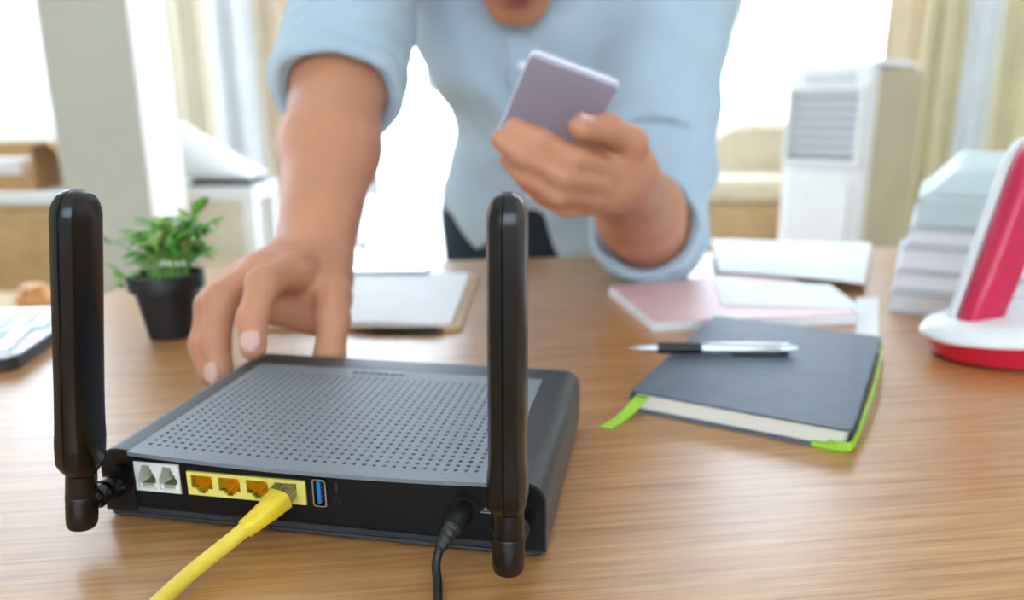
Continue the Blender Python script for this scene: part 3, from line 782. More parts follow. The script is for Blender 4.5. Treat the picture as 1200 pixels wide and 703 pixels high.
# ------------------------------------------------------------------ keyboard at the desk's other end
kb = thing('keyboard', 'silver keyboard with white keys at the end of the desk', 'keyboard', (-.392, .566, T), math.radians(9))
MB().prism(rrect(-.36, 0, 0, .150, .008), .0, .011).obj('base', 'dark_slot', kb, bevel=.001)
MB().prism(rrect(-.362, .002, -.002, .152, .009), .011, .0135).obj('deck', 'aluminium', kb, bevel=.0006)
k0 = None
for rw in range(6):
    for c_ in range(18):
        lc = (-.0135 - c_ * .0190 - (.004 * (rw % 3)) , .0165 + rw * .0228, .0135)
        if lc[0] < -.348: continue
        if k0 is None: k0 = MB().loft([[(x, y, 0) for x, y in rrect(-.0082, .0082, -.0098, .0098, .0015, 2)], [(x, y, .0032) for x, y in rrect(-.0073, .0073, -.0088, .0088, .0015, 2)]]).obj('key', 'key_white', kb); k0.location = lc
        else: copy_part(k0, kb, lc)

# ------------------------------------------------------------------ red and white cordless telephone
ph = thing('cordless_phone', 'red and white cordless telephone standing in its charging base', 'telephone', (.405, .588, T), math.radians(4))
def ring(cx, cy, rx, ry, z, e=2.6, n=40, tip=0.):
    out = []
    for k in range(n):
        c, s_ = math.cos(2 * PI * k / n), math.sin(2 * PI * k / n)
        x = rx * math.copysign(abs(c) ** (2 / e), c); y = ry * math.copysign(abs(s_) ** (2 / e), s_)
        if x < 0: y *= (1 - tip * (x / rx) ** 2)
        out.append((cx + x, cy + y, z - .10 * 0))
    return out
tl = lambda rg, s_: [(x, y, z + (x + .06) * s_) for x, y, z in rg]
MB().loft([ring(.004, 0, .062, .040, .0, tip=.3), ring(.004, 0, .064, .041, .002, tip=.3)]).obj('foot_plate', 'rubber', ph, smooth=40)
MB().loft([ring(.004, 0, .063, .041, .002, tip=.3), tl(ring(.003, 0, .067, .044, .010, tip=.3), .02), tl(ring(0, 0, .0705, .0465, .0185, tip=.3), .06)]).obj('base_lower', 'phone_red2', ph, smooth=40)
MB().loft([tl(ring(0, 0, .0715, .0475, .0185, tip=.3), .06), tl(ring(0, 0, .0725, .048, .0215, tip=.3), .06), tl(ring(.001, 0, .070, .046, .027, tip=.3), .07), tl(ring(.004, 0, .060, .039, .0315, tip=.3), .08), tl(ring(.006, 0, .045, .03, .0325, tip=.3), .08)]).obj('base_upper', 'phone_white', ph, smooth=40)
MB().lathe([(.004, 0), (.004, .0012), (.003, .0016)], 16, Matrix.Translation((-.052, -.018, .0270))).obj('page_button', 'louver_grey', ph, smooth=40)
hs = bpy.data.objects.new('handset', None)
def hsec(w2, t0, t1, z, x=0.):
    return [(x_ + x, y_, z) for x_, y_ in rrect(-w2 * .8, w2 * .8, t0, t1, min(.008, w2 * .5, (t1 - t0) * .45), 4)]
HM = Matrix.Translation((-.034, .004, .026)) @ Matrix.Rotation(math.radians(19.5), 4, 'Y') @ Matrix.Rotation(math.radians(-9), 4, 'X') @ Matrix.Rotation(math.radians(6), 4, 'Z')
def hloft(rows, name, m, parent):
    mb = MB(); mb.loft([[tuple(HM @ Vector(q)) for q in rg] for rg in rows]); return mb.obj(name, m, parent, smooth=40)
rows = []
for z, w2, t0 in ((-.006, .019, -.013), (.0, .021, -.016), (.04, .0215, -.018), (.09, .022, -.019), (.12, .0225, -.019), (.138, .0215, -.018), (.148, .018, -.015), (.153, .011, -.010)):
    rows.append(hsec(w2, t0, .002, z))
hd = hloft(rows, 'handset_back', 'phone_red', ph)
rows = []
for z, w2, t1 in ((-.006, .0195, .007), (.0, .0215, .009), (.04, .022, .010), (.09, .0225, .010), (.12, .023, .010), (.139, .022, .010), (.150, .018, .0085), (.156, .011, .006)):
    rows.append(hsec(w2, .0015, t1, z))
hf = hloft(rows, 'handset_front', 'phone_white', ph)
mb = MB(); mb.add([tuple(HM @ Vector(q)) for q in ((-.012, .0098, .088), (.012, .0098, .088), (.012, .0098, .125), (-.012, .0098, .125), (-.012, .0108, .088), (.012, .0108, .088), (.012, .0108, .125), (-.012, .0108, .125))], [(0, 1, 2, 3), (4, 7, 6, 5), (0, 4, 5, 1), (1, 5, 6, 2), (2, 6, 7, 3), (3, 7, 4, 0)])
mb.obj('display', 'screen', hf)
for i in range(4):
    for j in range(3):
        MB().box(-.0035, .0035, .0090, .0107, -.004, .004, HM @ Matrix.Translation((-.0095 + .0095 * j, 0, .025 + .0145 * i))).obj('key', 'louver_grey', hf, bevel=.0006)

# ------------------------------------------------------------------ stack of thick white books, folded teal cloth bag of papers
def book(label, loc, rot, w_, d_, h_, m='book_grey'):
    e = thing('thick_book', label, 'book', loc, rot, 'books stacked behind the telephone')
    MB().box(0, w_, 0, d_, 0, .003).obj('cover_back', m, e, bevel=.0006)
    MB().box(.002, w_ - .004, .004, d_ - .004, .003, h_ - .003).obj('page_block', 'paper_white', e, bevel=.0005)
    MB().box(0, w_, 0, d_, h_ - .003, h_).obj('cover_front', m, e, bevel=.0006)
    MB().box(w_ - .003, w_, 0, d_, .003, h_ - .003).obj('spine', m, e, bevel=.0005)
    return e
z = T
bl = on(1040, 366)
for k, (dx, dy, rt, w_, d_, h_, lb) in enumerate(((0, 0, -30, .30, .20, .022, 'lowest of the thick pale books stacked behind the telephone'), (.004, .003, -28, .29, .20, .020, 'second from the bottom of the pale books behind the telephone'),
                                              (.008, .003, -31, .285, .195, .024, 'third from the bottom of the pale books behind the telephone'), (.014, .006, -29, .28, .19, .018, 'topmost pale book of the stack, under the pale teal folder'))):
    book(lb, (bl[0] + dx, bl[1] + dy, z), math.radians(rt), w_, d_, h_); z += h_
sx, sy = bl[0] + .022, bl[1] + .010
fd = thing('folder_box', 'pale teal box file with sloping lid on top of the book stack', 'box file', (sx, sy, z), math.radians(-29))
MB().box(0, .27, 0, .18, 0, .030).obj('body', 'teal_pale', fd, bevel=.003)
mb = MB(); mb.add([(0.004, .004, .030), (.266, .004, .030), (.266, .176, .030), (.004, .176, .030), (.03, .03, .054), (.262, .02, .05), (.262, .17, .062), (.035, .165, .066)], [(3, 2, 1, 0), (4, 5, 6, 7), (0, 1, 5, 4), (1, 2, 6, 5), (2, 3, 7, 6), (3, 0, 4, 7)]).obj('lid', 'teal_pale', fd, bevel=.004)
MB().box(-.002, .03, .001, .02, .001, .010).obj('label_strip', 'paper_white', fd, bevel=.001)
ct = thing('small_carton', 'small carton striped red, yellow and green beside the teal box file', 'carton', (sx + .13, sy - .02, z + .0525), math.radians(-29))
for k, m in enumerate(('print_green', 'print_yellow', 'print_red')):
    MB().box(0, .06, 0, .03, k * .008, k * .008 + .008).obj('stripe', m, ct, bevel=.0006)

# ------------------------------------------------------------------ background furniture
def curtain(name, label, x0, x1, y, m, z0=.02, z1=3.09, folds=5, amp=.028, group=None):
    n = folds * 12; V = []; Fc = []; e = thing(name, label, 'curtain', ((x0 + x1) / 2, y, z0), 0, group); rng = random.Random(int(abs(x0) * 1000)); ph = rng.uniform(0, 6)
    mb = MB(); rings = []
    pr = []
    for k in range(n + 1):
        t = k / n; x = x0 + (x1 - x0) * t - (x0 + x1) / 2; pr.append((x + .4 * amp * math.sin(4 * PI * folds * t + ph), amp * math.sin(2 * PI * folds * t + ph) + amp * .3 * math.sin(2 * PI * folds * .37 * t)))
    prof = pr + [(x, y_ + .004) for x, y_ in reversed(pr)]
    for zz, s_ in ((0, 1.15), (.5, 1.05), (1.2, 1.0), (2.0, .9), (z1 - z0, .8)): rings.append([(x, y_ * s_, zz) for x, y_ in prof])
    mb.loft(rings).obj('drape', m, e, smooth=60)
    MB().box((x0 - x1) / 2, (x1 - x0) / 2, -.012, .012, z1 - z0 - .04, z1 - z0).obj('header_tape', m, e)
    return e
Yc = 3.36
X = lambda px, Y=3.36: at(px, 100, Y)[0]
curtain('curtain', 'cream curtain hanging beside the painted column', X(150, Yc + .05), X(258, Yc + .05), Yc + .05, 'curtain_cream', folds=4)
curtain('curtain', 'thin white curtain between the cream and the beige curtains', X(246, Yc - .05), X(299, Yc - .05), Yc - .05, 'curtain_white', folds=2, amp=.025)
curtain('curtain', 'beige curtain at the edge of the glass door, behind the rolled sleeve', X(286, Yc + .05), X(347, Yc + .05), Yc + .05, 'curtain_beige', folds=3)
curtain('curtain', 'beige curtain behind the air cooler', X(1030, Yc + .05), X(1092, Yc + .05), Yc + .05, 'curtain_beige', folds=2)
curtain('curtain', 'pale yellow curtain just past the air cooler', X(1076, Yc - .05), X(1122, Yc - .05), Yc - .05, 'curtain_yellow', folds=2, amp=.03)
curtain('curtain', 'wide white sheer curtain behind the book stack', X(1106, Yc + .05), X(1180, Yc + .05), Yc + .05, 'curtain_white', folds=3, amp=.025)
curtain('curtain', 'pale yellow curtain above the telephone handset', X(1164, Yc - .05), X(1262, Yc - .05), Yc - .05, 'curtain_yellow', folds=3, amp=.028)
rod = thing('curtain_rod', 'white curtain rod running along the back wall', 'curtain rod', (0, Yc - .01, 3.105))
MB().tube([(-2.0, 0, 0), (2.6, 0, 0)], .012, 12).obj('pole', 'frame_white', rod, smooth=50)
for x in (-2.0, 2.6): MB().lathe([(.012, -.02), (.022, 0), (.012, .02)], 16, Matrix.Translation((x, 0, 0)) @ Matrix.Rotation(PI / 2, 4, 'Y')).obj('finial', 'frame_white', rod, smooth=50)
for x in (-1.9, .4, 2.5): MB().box(x - .008, x + .008, 0, .16, -.01, .03).obj('bracket', 'frame_white', rod)

# low wooden cabinet with cardboard box, behind the keyboard
Y0 = 2.35
cxr = at(75, 230, Y0)[0]; ct_z = at(30, 226, Y0)[2]
cab = thing('cabinet', 'low tan wooden cabinet with pale top behind the keyboard', 'cabinet', (cxr, Y0, 0))
MB().box(-.95, 0, 0, .45, .05, ct_z - .035).obj('body', 'light_wood', cab, bevel=.003)
MB().box(-.97, .02, -.02, .46, ct_z - .035, ct_z).obj('top', 'cabinet_white', cab, bevel=.004)
MB().box(-.93, -.02, .03, .43, 0, .05).obj('plinth', 'dark_slot', cab)
for x0_, x1_ in ((-.94, -.478), (-.472, -.01)):
    d_ = MB().box(x0_, x1_, -.018, -.0005, .07, ct_z - .05).obj('door', 'light_wood', cab, bevel=.002)
    MB().lathe([(.006, 0), (.006, .015), (.013, .02), (.011, .028)], 16, Matrix.Translation(((x1_ - .05) if x0_ < -.6 else (x0_ + .05), -.018, ct_z * .6)) @ Matrix.Rotation(PI / 2, 4, 'X')).obj('knob', 'steel', d_, smooth=40)
bx = thing('cardboard_box', 'open cardboard box of white papers on the low cabinet', 'box', (cxr - .12, Y0 + .06, ct_z + .0005), math.radians(6))
for a in ((-.42, 0, 0, .006), (-.42, 0, .284, .29)): MB().box(a[0], a[1], a[2], a[3], 0, .05 if a[2] == 0 else .14).obj('side', 'cardboard', bx)
MB().box(-.42, -.414, .006, .284, 0, .14).obj('side', 'cardboard', bx); MB().box(-.006, 0, .006, .284, 0, .14).obj('side', 'cardboard', bx)
MB().box(-.414, -.006, .006, .284, 0, .004).obj('bottom', 'cardboard', bx)
mb = MB(); mb.loft([[(x, y, z_) for x, y in ((q, 0.01), (q + .008, 0.01), (q + .008, .28), (q, .28))] for q, z_ in ((-.006, .13), (.03, .15), (.06, .135), (.085, .09), (.095, .02))]).obj('flap', 'cardboard', bx, smooth=40)
MB().box(-.38, -.05, .03, .26, .015, .10, Matrix.Rotation(math.radians(-2), 4, 'X')).obj('paper_stack', 'paper_white', bx, bevel=.004)
ob = thing('amber_jar', 'small round amber jar on the floor stand behind the keyboard', 'jar', (at(42, 352, 1.55)[0], 1.55, at(42, 362, 1.55)[2]))
MB().lathe([(.02, 0), (.034, .004), (.038, .02), (.034, .036), (.024, .042)], 24).obj('body', 'amber', ob, smooth=50)
MB().lathe([(.024, .042), (.026, .043), (.026, .050), (.020, .053)], 24).obj('lid', 'amber', ob, smooth=50)
sz = at(42, 362, 1.55)[2]
st = thing('floor_stand', 'narrow wooden stand under the amber jar', 'stand', (at(42, 352, 1.55)[0] - .1, 1.55, 0))
MB().box(-.2, .16, -.10, .16, sz - .03, sz).obj('top', 'light_wood', st, bevel=.003)
for x in (-.18, .14):
    for y in (-.08, .14): MB().box(x - .015, x + .015, y - .015, y + .015, 0, sz - .03).obj('leg', 'light_wood', st)

# white side stand with cloth
Yd = 2.55
ax0, ax1 = at(178, 240, Yd)[0], at(298, 240, Yd)[0]; az = at(240, 219, Yd)[2]; az1 = at(240, 236, Yd)[2]
sd = thing('side_table', 'white side table with beige side panel behind the plant', 'side table', ((ax0 + ax1) / 2, Yd, 0))
hw = (ax1 - ax0) / 2
MB().box(-hw, hw, 0, .27, az1, az).obj('top', 'cabinet_white', sd, bevel=.004)
for x in (-hw, hw - .045):
    for y in (0.003, .222): MB().box(x + .002, x + .043, y, y + .045, 0, az1).obj('leg', 'cabinet_white', sd, bevel=.003)
MB().box(-hw + .045, hw - .045, .018, .03, .12, az1 - .001).obj('back_panel', 'sofa_cream', sd)
MB().box(-hw + .045, hw - .045, .03, .22, .12, .14).obj('shelf', 'cabinet_white', sd)
# draped white cloth: a sloping heap, over a flat dark tray
tr = MB().box(-.11, .10, -.02, .16, 0, .018).obj('tray', 'dark_slot', bevel=.003); tr.location = (float(at(258, 215, Yd)[0]), Yd + .03, az); tag(tr, 'flat dark tray under the edge of the white cloth', 'tray')
s = SDF((-.75, Yd - .10, az), (-.75 + 0, Yd + .5, az + .5), .01) if False else None
px = lambda u, v, Y: at(u, v, Y)
mb = MB(); rows = []
outl = [(186, 140), (200, 143), (215, 152), (232, 163), (250, 175), (268, 188), (284, 197), (294, 204)]
for j in range(9):
    yy = Yd + .03 + .22 * j / 8; row = []
    for k, (u, v) in enumerate(outl):
        q = at(u, v, Yd + .05); hgt = q[2] - (az + .019); cr = math.sin(PI * (j + .6) / 9.2) ** .5
        row.append((q[0] + .012 * math.sin(j * 1.7 + k), yy, az + .020 + hgt * cr + .004 * math.sin(2.1 * j + 1.3 * k)))
    rows.append(row)
g = len(outl); V = [p_ for rw in rows for p_ in rw]; m0 = len(V); V += [(x, y, az + .019 if True else z_) for x, y, z_ in V]; Fc = []
for j in range(8):
    for k in range(g - 1):
        a = j * g + k; Fc.append((a, a + 1, a + g + 1, a + g)); Fc.append((m0 + a, m0 + a + g, m0 + a + g + 1, m0 + a + 1))
bd = list(range(g)) + [j * g + g - 1 for j in range(1, 9)] + [8 * g + k for k in range(g - 2, -1, -1)] + [j * g for j in range(7, 0, -1)]
for k in range(len(bd)): a, b = bd[k], bd[(k + 1) % len(bd)]; Fc.append((a, b, m0 + b, m0 + a))
cl = mesh_obj('draped_cloth', V, Fc, 'cloth_white', smooth=70, sub=1); tag(cl, 'white cloth heaped in a slope on the white side table', 'cloth')
# white chair between side table and glass door
Ye = 2.9
ch = thing('white_chair', 'white metal chair standing by the glass door', 'chair', (float(at(384, 260, 3.04)[0]), 3.04, 0), 0)
MB().prism(rrect(-.2, .2, -.2, .2, .05), .43, .46).obj('seat', 'cabinet_white', ch, bevel=.006)
for x in (-.17, .17):
    MB().tube([(x, -.17, 0), (x, -.17, .43)], .013, 10).obj('leg', 'louver_grey', ch, smooth=50)
    MB().tube([(x, .18, 0), (x, .18, .45), (x, .22, .80)], .013, 10).obj('leg', 'louver_grey', ch, smooth=50)
MB().box(-.17, .17, .195, .215, .58, .78).obj('backrest', 'cabinet_white', ch, bevel=.008)
MB().tube([(-.17, -.17, .22), (.17, -.17, .22)], .009, 8).obj('stretcher', 'louver_grey', ch, smooth=50)

# armchair
Yf = 2.72
rx0, rx1 = at(826, 240, Yf)[0], at(935, 240, Yf)[0]; sz0 = at(870, 232, Yf)[2]; sz1 = at(870, 152, Yf)[2]
ac = thing('armchair', 'cream upholstered armchair with rounded back by the window', 'armchair', ((rx0 + rx1) / 2, Yf, 0)); hw = (rx1 - rx0) / 2 + .03
MB().box(-hw, hw + .35, 0, .7, .1, sz0 - .02).obj('base', 'sofa_tan', ac, bevel=.02, seg=3)
MB().prism(rrect(-hw - .005, hw + .36, -.02, .68, .05), sz0 - .02, sz0 + .07).obj('seat_cushion', 'sofa_cream', ac, bevel=.03, seg=4)
mb = MB(); rows = []
for yy, s_ in ((.28, .90), (.30, .97), (.36, 1.0), (.55, 1.0), (.62, .96), (.65, .88)):
    pr = [(-hw + .0, 0)] + [(-hw + .06 + (hw * 1.0) * (1 - math.cos(PI / 2 * k / 8)) * .9, (sz1 - sz0) * math.sin(PI / 2 * k / 8)) for k in range(9)] + [(hw + .33, sz1 - sz0), (hw + .34, 0)]
    rows.append([(x * s_, yy, sz0 + .02 + z_ * s_) for x, z_ in pr])
mb.loft(rows).obj('backrest', 'sofa_cream', ac, smooth=50)
for x in (-hw + .03, hw + .3):
    for y in (.05, .62): MB().lathe([(.018, 0), (.026, .10)], 12, Matrix.Translation((x, y, 0))).obj('leg', 'dark_slot', ac, smooth=50)

# air cooler
Yg = 2.45
gx0, gx1 = at(918, 180, Yg)[0], at(998, 180, Yg)[0]; gz = at(965, 80, Yg)[2]
gl = thing('air_cooler', 'tall white air cooler with louvred grille and beige side', 'air cooler', (gx0, Yg, 0), math.radians(-50))
gw = .262; gd = .36
MB().box(0, gw, 0, .05, .03, gz).obj('front_shell', 'cooler_white', gl, bevel=.012, seg=3)
MB().box(.004, gw - .004, .05, gd, .03, gz - .01).obj('body', 'cooler_beige', gl, bevel=.008)
mb = MB(); mb.add([(.0, -.004, gz), (gw, -.004, gz), (gw, gd - .02, gz), (0, gd - .02, gz), (.03, .06, gz + .02), (gw - .03, .06, gz + .02), (gw - .03, gd - .05, gz + .02), (.03, gd - .05, gz + .02)], [(3, 2, 1, 0), (4, 5, 6, 7), (0, 1, 5, 4), (1, 2, 6, 5), (2, 3, 7, 6), (3, 0, 4, 7)]).obj('top_cover', 'cooler_white', gl, bevel=.006)
zt = gz - .07; zb = zt - .20
MB().box(.022, gw - .022, -.004, -.0005, zb, zt).obj('grille_recess', 'louver_grey', gl)
l0 = None
for k in range(7):
    zz = zb + .020 + k * (zt - zb - .02) / 6.6
    if l0 is None: l0 = MB().box(.026, gw - .026, -.022, -.006, -.004, .004, Matrix.Rotation(math.radians(-20), 4, 'X')).obj('louver', 'cooler_white', gl); l0.location = (0, 0, zz)
    else: copy_part(l0, gl, (0, 0, zz))
for a, b in ((.010, .024), (gw - .024, gw - .010)): MB().box(a, b, -.024, -.0005, zb - .01, zt + .01).obj('grille_frame', 'cooler_white', gl, bevel=.003)
for a, b in ((zb - .016, zb - .002), (zt + .002, zt + .016)): MB().box(.010, gw - .010, -.024, -.0005, a, b).obj('grille_frame', 'cooler_white', gl, bevel=.003)
MB().prism(rrect(.03, gw - .03, -.25, .10, .03), -.012, -.0005, Matrix.Translation((0, 0, zb - .15)) @ Matrix.Rotation(PI / 2, 4, 'X') @ Matrix.Translation((0, 0, .012))).obj('water_tank_cover', 'cooler_white', gl, bevel=.004)
MB().box(.05, gw - .05, -.006, 0, gz - .05, gz - .02).obj('control_panel', 'book_grey', gl, bevel=.002)
MB().box(gw - .010, gw + .002, .10, gd - .05, .45, .47).obj('side_handle', 'cooler_beige', gl)
for x in (.04, gw - .04):
    for y in (.05, gd - .05): MB().lathe([(.012, 0), (.016, .01), (.016, .031)], 14, Matrix.Translation((x, y, 0))).obj('caster', 'dark_slot', gl, smooth=50)

# ------------------------------------------------------------------ smartphone held in the raised hand
u_ = Vector((.94, .06, -.33)).normalized(); v_ = Vector((-.22, .82, -.53)); v_ = (v_ - u_ * v_.dot(u_)).normalized(); n_ = u_.cross(v_)
if n_.y > 0: n_ = -n_                  # n_ points to the back of the phone (towards the router)
tlc = Vector(at(622, 65, .566)); PW_, PL_, PTk = .0685, .132, .0085
sm = thing('smartphone', 'pale lavender smartphone held up in a hand', 'smartphone', tlc)
Mx = Matrix((( u_.x, v_.x, n_.x, 0), (u_.y, v_.y, n_.y, 0), (u_.z, v_.z, n_.z, 0), (0, 0, 0, 1)))
MB().prism(rrect(0, PW_, 0, PL_, .005), 0, PTk, Mx @ Matrix.Translation((0, 0, -PTk))).obj('case', 'lavender', sm, bevel=.0014, seg=3)
MB().prism(rrect(.002, PW_ - .002, .002, PL_ - .002, .006), -.0007, .0, Mx @ Matrix.Translation((0, 0, -PTk))).obj('screen', 'screen', sm)
MB().prism(rrect(-.0003, PW_ + .0003, -.0003, PL_ + .0003, .005), 0, .0026, Mx @ Matrix.Translation((0, 0, -.0058))).obj('edge_band', 'phone_white', sm, bevel=.0004)

# ------------------------------------------------------------------ the person leaning over the desk
A = lambda *q: np.array(at(*q)); V3 = lambda *q: np.array(q, float)
wrR = V3(-.164, .618, .826); elR = V3(-.178, .83, .985); shR = V3(-.165, 1.04, 1.19)
wrL = A(731, 211, .665); elL = V3(.163, .892, .806); shL = V3(.205, 1.03, 1.10)
B = SDF((-.34, .44, .70), (.36, 1.40, 1.46), .0028)
# trunk
B.cap(V3(.02, 1.25, .80), V3(.09, 1.25, .80), .09, .09, .03).cap(V3(.055, 1.26, .86), V3(.03, 1.14, 1.08), .09, .11, .05)
B.cap(V3(-.04, 1.12, 1.08), V3(.11, 1.12, 1.06), .105, .105, .06).cap(shR + (.02, .03, -.01), shL + (-.02, .03, -.01), .06, .06, .05)
# head
pit = math.radians(60); Fv = V3(0, -math.cos(pit), -math.sin(pit)); Uv = V3(0, -math.sin(pit), math.cos(pit)); Xv = V3(1, 0, 0)
Hc = V3(.008, .893, 1.170); HR_ = np.array([Xv, Fv, Uv])
hp = lambda x, f_, u: Hc + Xv * x + Fv * f_ + Uv * u
B.cap(V3(.015, 1.10, 1.16), hp(0, -.03, -.055), .060, .056, .03)
B.ell(hp(0, -.012, .035), (.076, .098, .095), .02, HR_).ell(hp(0, .018, -.035), (.062, .070, .072), .03, HR_)
B.cap(hp(-.050, .0, -.055), hp(-.018, .062, -.098), .016, .015, .03).cap(hp(.050, .0, -.055), hp(.018, .062, -.098), .016, .015, .03)
B.cap(hp(-.011, .068, -.100), hp(.011, .068, -.100), .0165, .0165, .02)
B.cap(hp(0, .082, .02), hp(0, .100, -.018), .008, .011, .012).cap(hp(-.010, .088, -.022), hp(.010, .088, -.022), .008, .008, .008)
B.cap(hp(-.036, .072, .030), hp(.036, .072, .030), .012, .012, .02)
for sx_ in (-1, 1):
    B.ell(hp(sx_ * .030, .080, .010), (.013, .010, .009), .006, HR_, sub=True); B.cap(hp(sx_ * .045, .062, -.012), hp(sx_ * .030, .070, -.035), .014, .012, .02)
    B.ell(hp(sx_ * .078, -.005, -.005), (.009, .018, .031), .006, HR_)
B.cap(hp(-.018, .081, -.056), hp(.018, .081, -.056), .0085, .0085, .010).cap(hp(-.014, .080, -.068), hp(.014, .080, -.068), .0085, .0085, .008)
# arms
B.cap(shR, elR, .050, .046, .04).cap(elR, elR * .55 + wrR * .45, .047, .045, .03).cap(elR * .55 + wrR * .45, wrR, .044, .0305, .02, flat=((0, .6, .8), 1.12))
B.cap(shL, elL, .050, .045, .04).cap(elL, elL * .6 + wrL * .4, .045, .044, .03).cap(elL * .6 + wrL * .4, wrL, .043, .029, .02)
# resting hand: palm and five fingers closing round the router's corner
iM, mM, rM, pM = V3(-.163, .551, .831), V3(-.186, .552, .833), V3(-.202, .561, .827), V3(-.213, .574, .817)
for q, r0 in ((iM, .0135), (mM, .0135), (rM, .013), (pM, .012)): B.cap(wrR + (q - wrR) * .1 + V3((q[0] - wrR[0]) * .28, 0, 0), q, .0165, r0, .014)
B.cap(wrR, (wrR + mM) / 2, .027, .018, .016, flat=((0, .3, 1), 1.3))
cm = V3(-.148, .594, .816)
B.cap(wrR + (.006, -.01, -.004), cm, .018, .017, .014).cap(cm, V3(-.137, .562, .811), .0175, .0145, .012).cap(iM + (.0, .008, -.004), cm, .010, .012, .014)
B.cap(V3(-.148, .574, .797), V3(-.180, .566, .802), .0175, .0160, .012).cap(V3(-.139, .556, .800), V3(-.152, .562, .795), .0130, .0150, .010)
B.chain([V3(-.137, .562, .811), V3(-.130, .530, .801), V3(-.1285, .5065, .780), V3(-.1285, .5015, .772)], [.0140, .0118, .0105, .0088])
B.chain([iM, V3(-.171, .509, .833), V3(-.174, .489, .813), V3(-.1705, .4755, .7975)], [.0130, .0112, .0098, .0088])
B.chain([mM, V3(-.2045, .519, .820), V3(-.2070, .504, .793), V3(-.2010, .4945, .7725)], [.0130, .0115, .0102, .0090])
B.chain([rM, V3(-.219, .534, .811), V3(-.2215, .520, .786), V3(-.2155, .512, .766)], [.0125, .0108, .0096, .0086])
B.chain([pM, V3(-.2275, .553, .802), V3(-.229, .542, .781), V3(-.223, .535, .766)], [.0115, .0096, .0086, .0078])
# raised hand holding the phone: four fingers across its back, thumb along the edge
fi = [(A(718, 199, .619), A(674, 186, .585), A(632, 165, .578), A(603, 150, .585)),
      (A(711, 216, .616), A(658, 207, .578), A(614, 183, .572), A(587, 164, .580)),
      (A(705, 231, .619), A(652, 227, .583), A(617, 206, .578), A(596, 188, .586)),
      (A(706, 240, .632), A(664, 242, .603), A(637, 229, .598), A(618, 216, .602))]
rad = [(.0105, .0096, .0089, .0079), (.0105, .0098, .0090, .0079), (.0102, .0093, .0085, .0075), (.009, .0082, .0074, .0066)]
for (q, rr0) in zip(fi, rad):
    B.cap(wrL * .9 + q[0] * .1, q[0], .016, rr0[0], .009); B.chain(q, rr0, kout=.0012)
B.cap(wrL, (wrL + fi[1][0]) / 2, .026, .021, .016)
tC, tM, tI, tT = A(742, 200, .645), A(739, 168, .622), A(711, 151, .594), A(681, 149, .573)
B.cap(wrL, tC, .019, .0175, .014).cap(tC, tM, .0172, .0140, .012).cap(tM, fi[0][0], .009, .010, .006)
B.cap(A(728, 192, .640), A(694, 176, .622), .013, .012, .008)
B.chain([tM, tI, tT], [.0136, .0115, .0098], kout=.004)
person = B.obj('person', 'skin', relax=1)
tag(person, 'person in a pale blue shirt leaning on the desk, holding a smartphone', 'person')

# nails
def nail(c, nrm, tip, w_=.0062, l_=.0075, name='fingernail'):
    c = Vector(c); nz = Vector(nrm).normalized(); ty = Vector(tip); ty = (ty - nz * ty.dot(nz)).normalized(); tx = ty.cross(nz); rows = []
    for k in range(7):
        t = -1 + 2 * k / 6; wv = w_ * (1 - .25 * t * t if t < 0 else math.sqrt(max(.05, 1 - t ** 2 * .95))); rg = []
        for i in range(7):
            a = -1 + 2 * i / 6; rg.append(tuple(c + ty * (t * l_) + tx * (a * wv) + nz * (.0014 * (1 - a * a) - .0009 * t * t)))
        rows.append(rg)
    V = [p_ for rw in rows for p_ in rw]; m0 = len(V); V += [tuple(Vector(p_) - nz * .0012) for p_ in V]; Fc = []
    for k in range(6):
        for i in range(6): a = k * 7 + i; Fc += [(a, a + 1, a + 8, a + 7), (m0 + a, m0 + a + 7, m0 + a + 8, m0 + a + 1)]
    bd = list(range(7)) + [k * 7 + 6 for k in range(1, 7)] + [42 + i for i in range(5, -1, -1)] + [k * 7 for k in range(5, 0, -1)]
    for k in range(len(bd)): a, b = bd[k], bd[(k + 1) % len(bd)]; Fc.append((a, b, m0 + b, m0 + a))
    mesh_obj(name, V, Fc, 'nail', person, smooth=60)
def nail_on(p0, p1, r1, nrm):
    d_ = Vector(p1) - Vector(p0); nz = Vector(nrm); nz = (nz - d_.normalized() * nz.dot(d_.normalized())).normalized()
    nail(Vector(p1) - d_.normalized() * .001 + nz * (r1 * .96), nz, d_)
nail_on((-.174, .489, .813), (-.1705, .4755, .7975), .0088, (.15, -1, .1))
nail_on((-.2070, .504, .793), (-.2010, .4945, .7725), .0090, (-.5, -1, .1))
nail_on((-.1285, .5065, .780), (-.1285, .5015, .772), .0088, (.9, -.3, .2))
nail_on(tI, tT, .0098, (.2, -.6, .9))

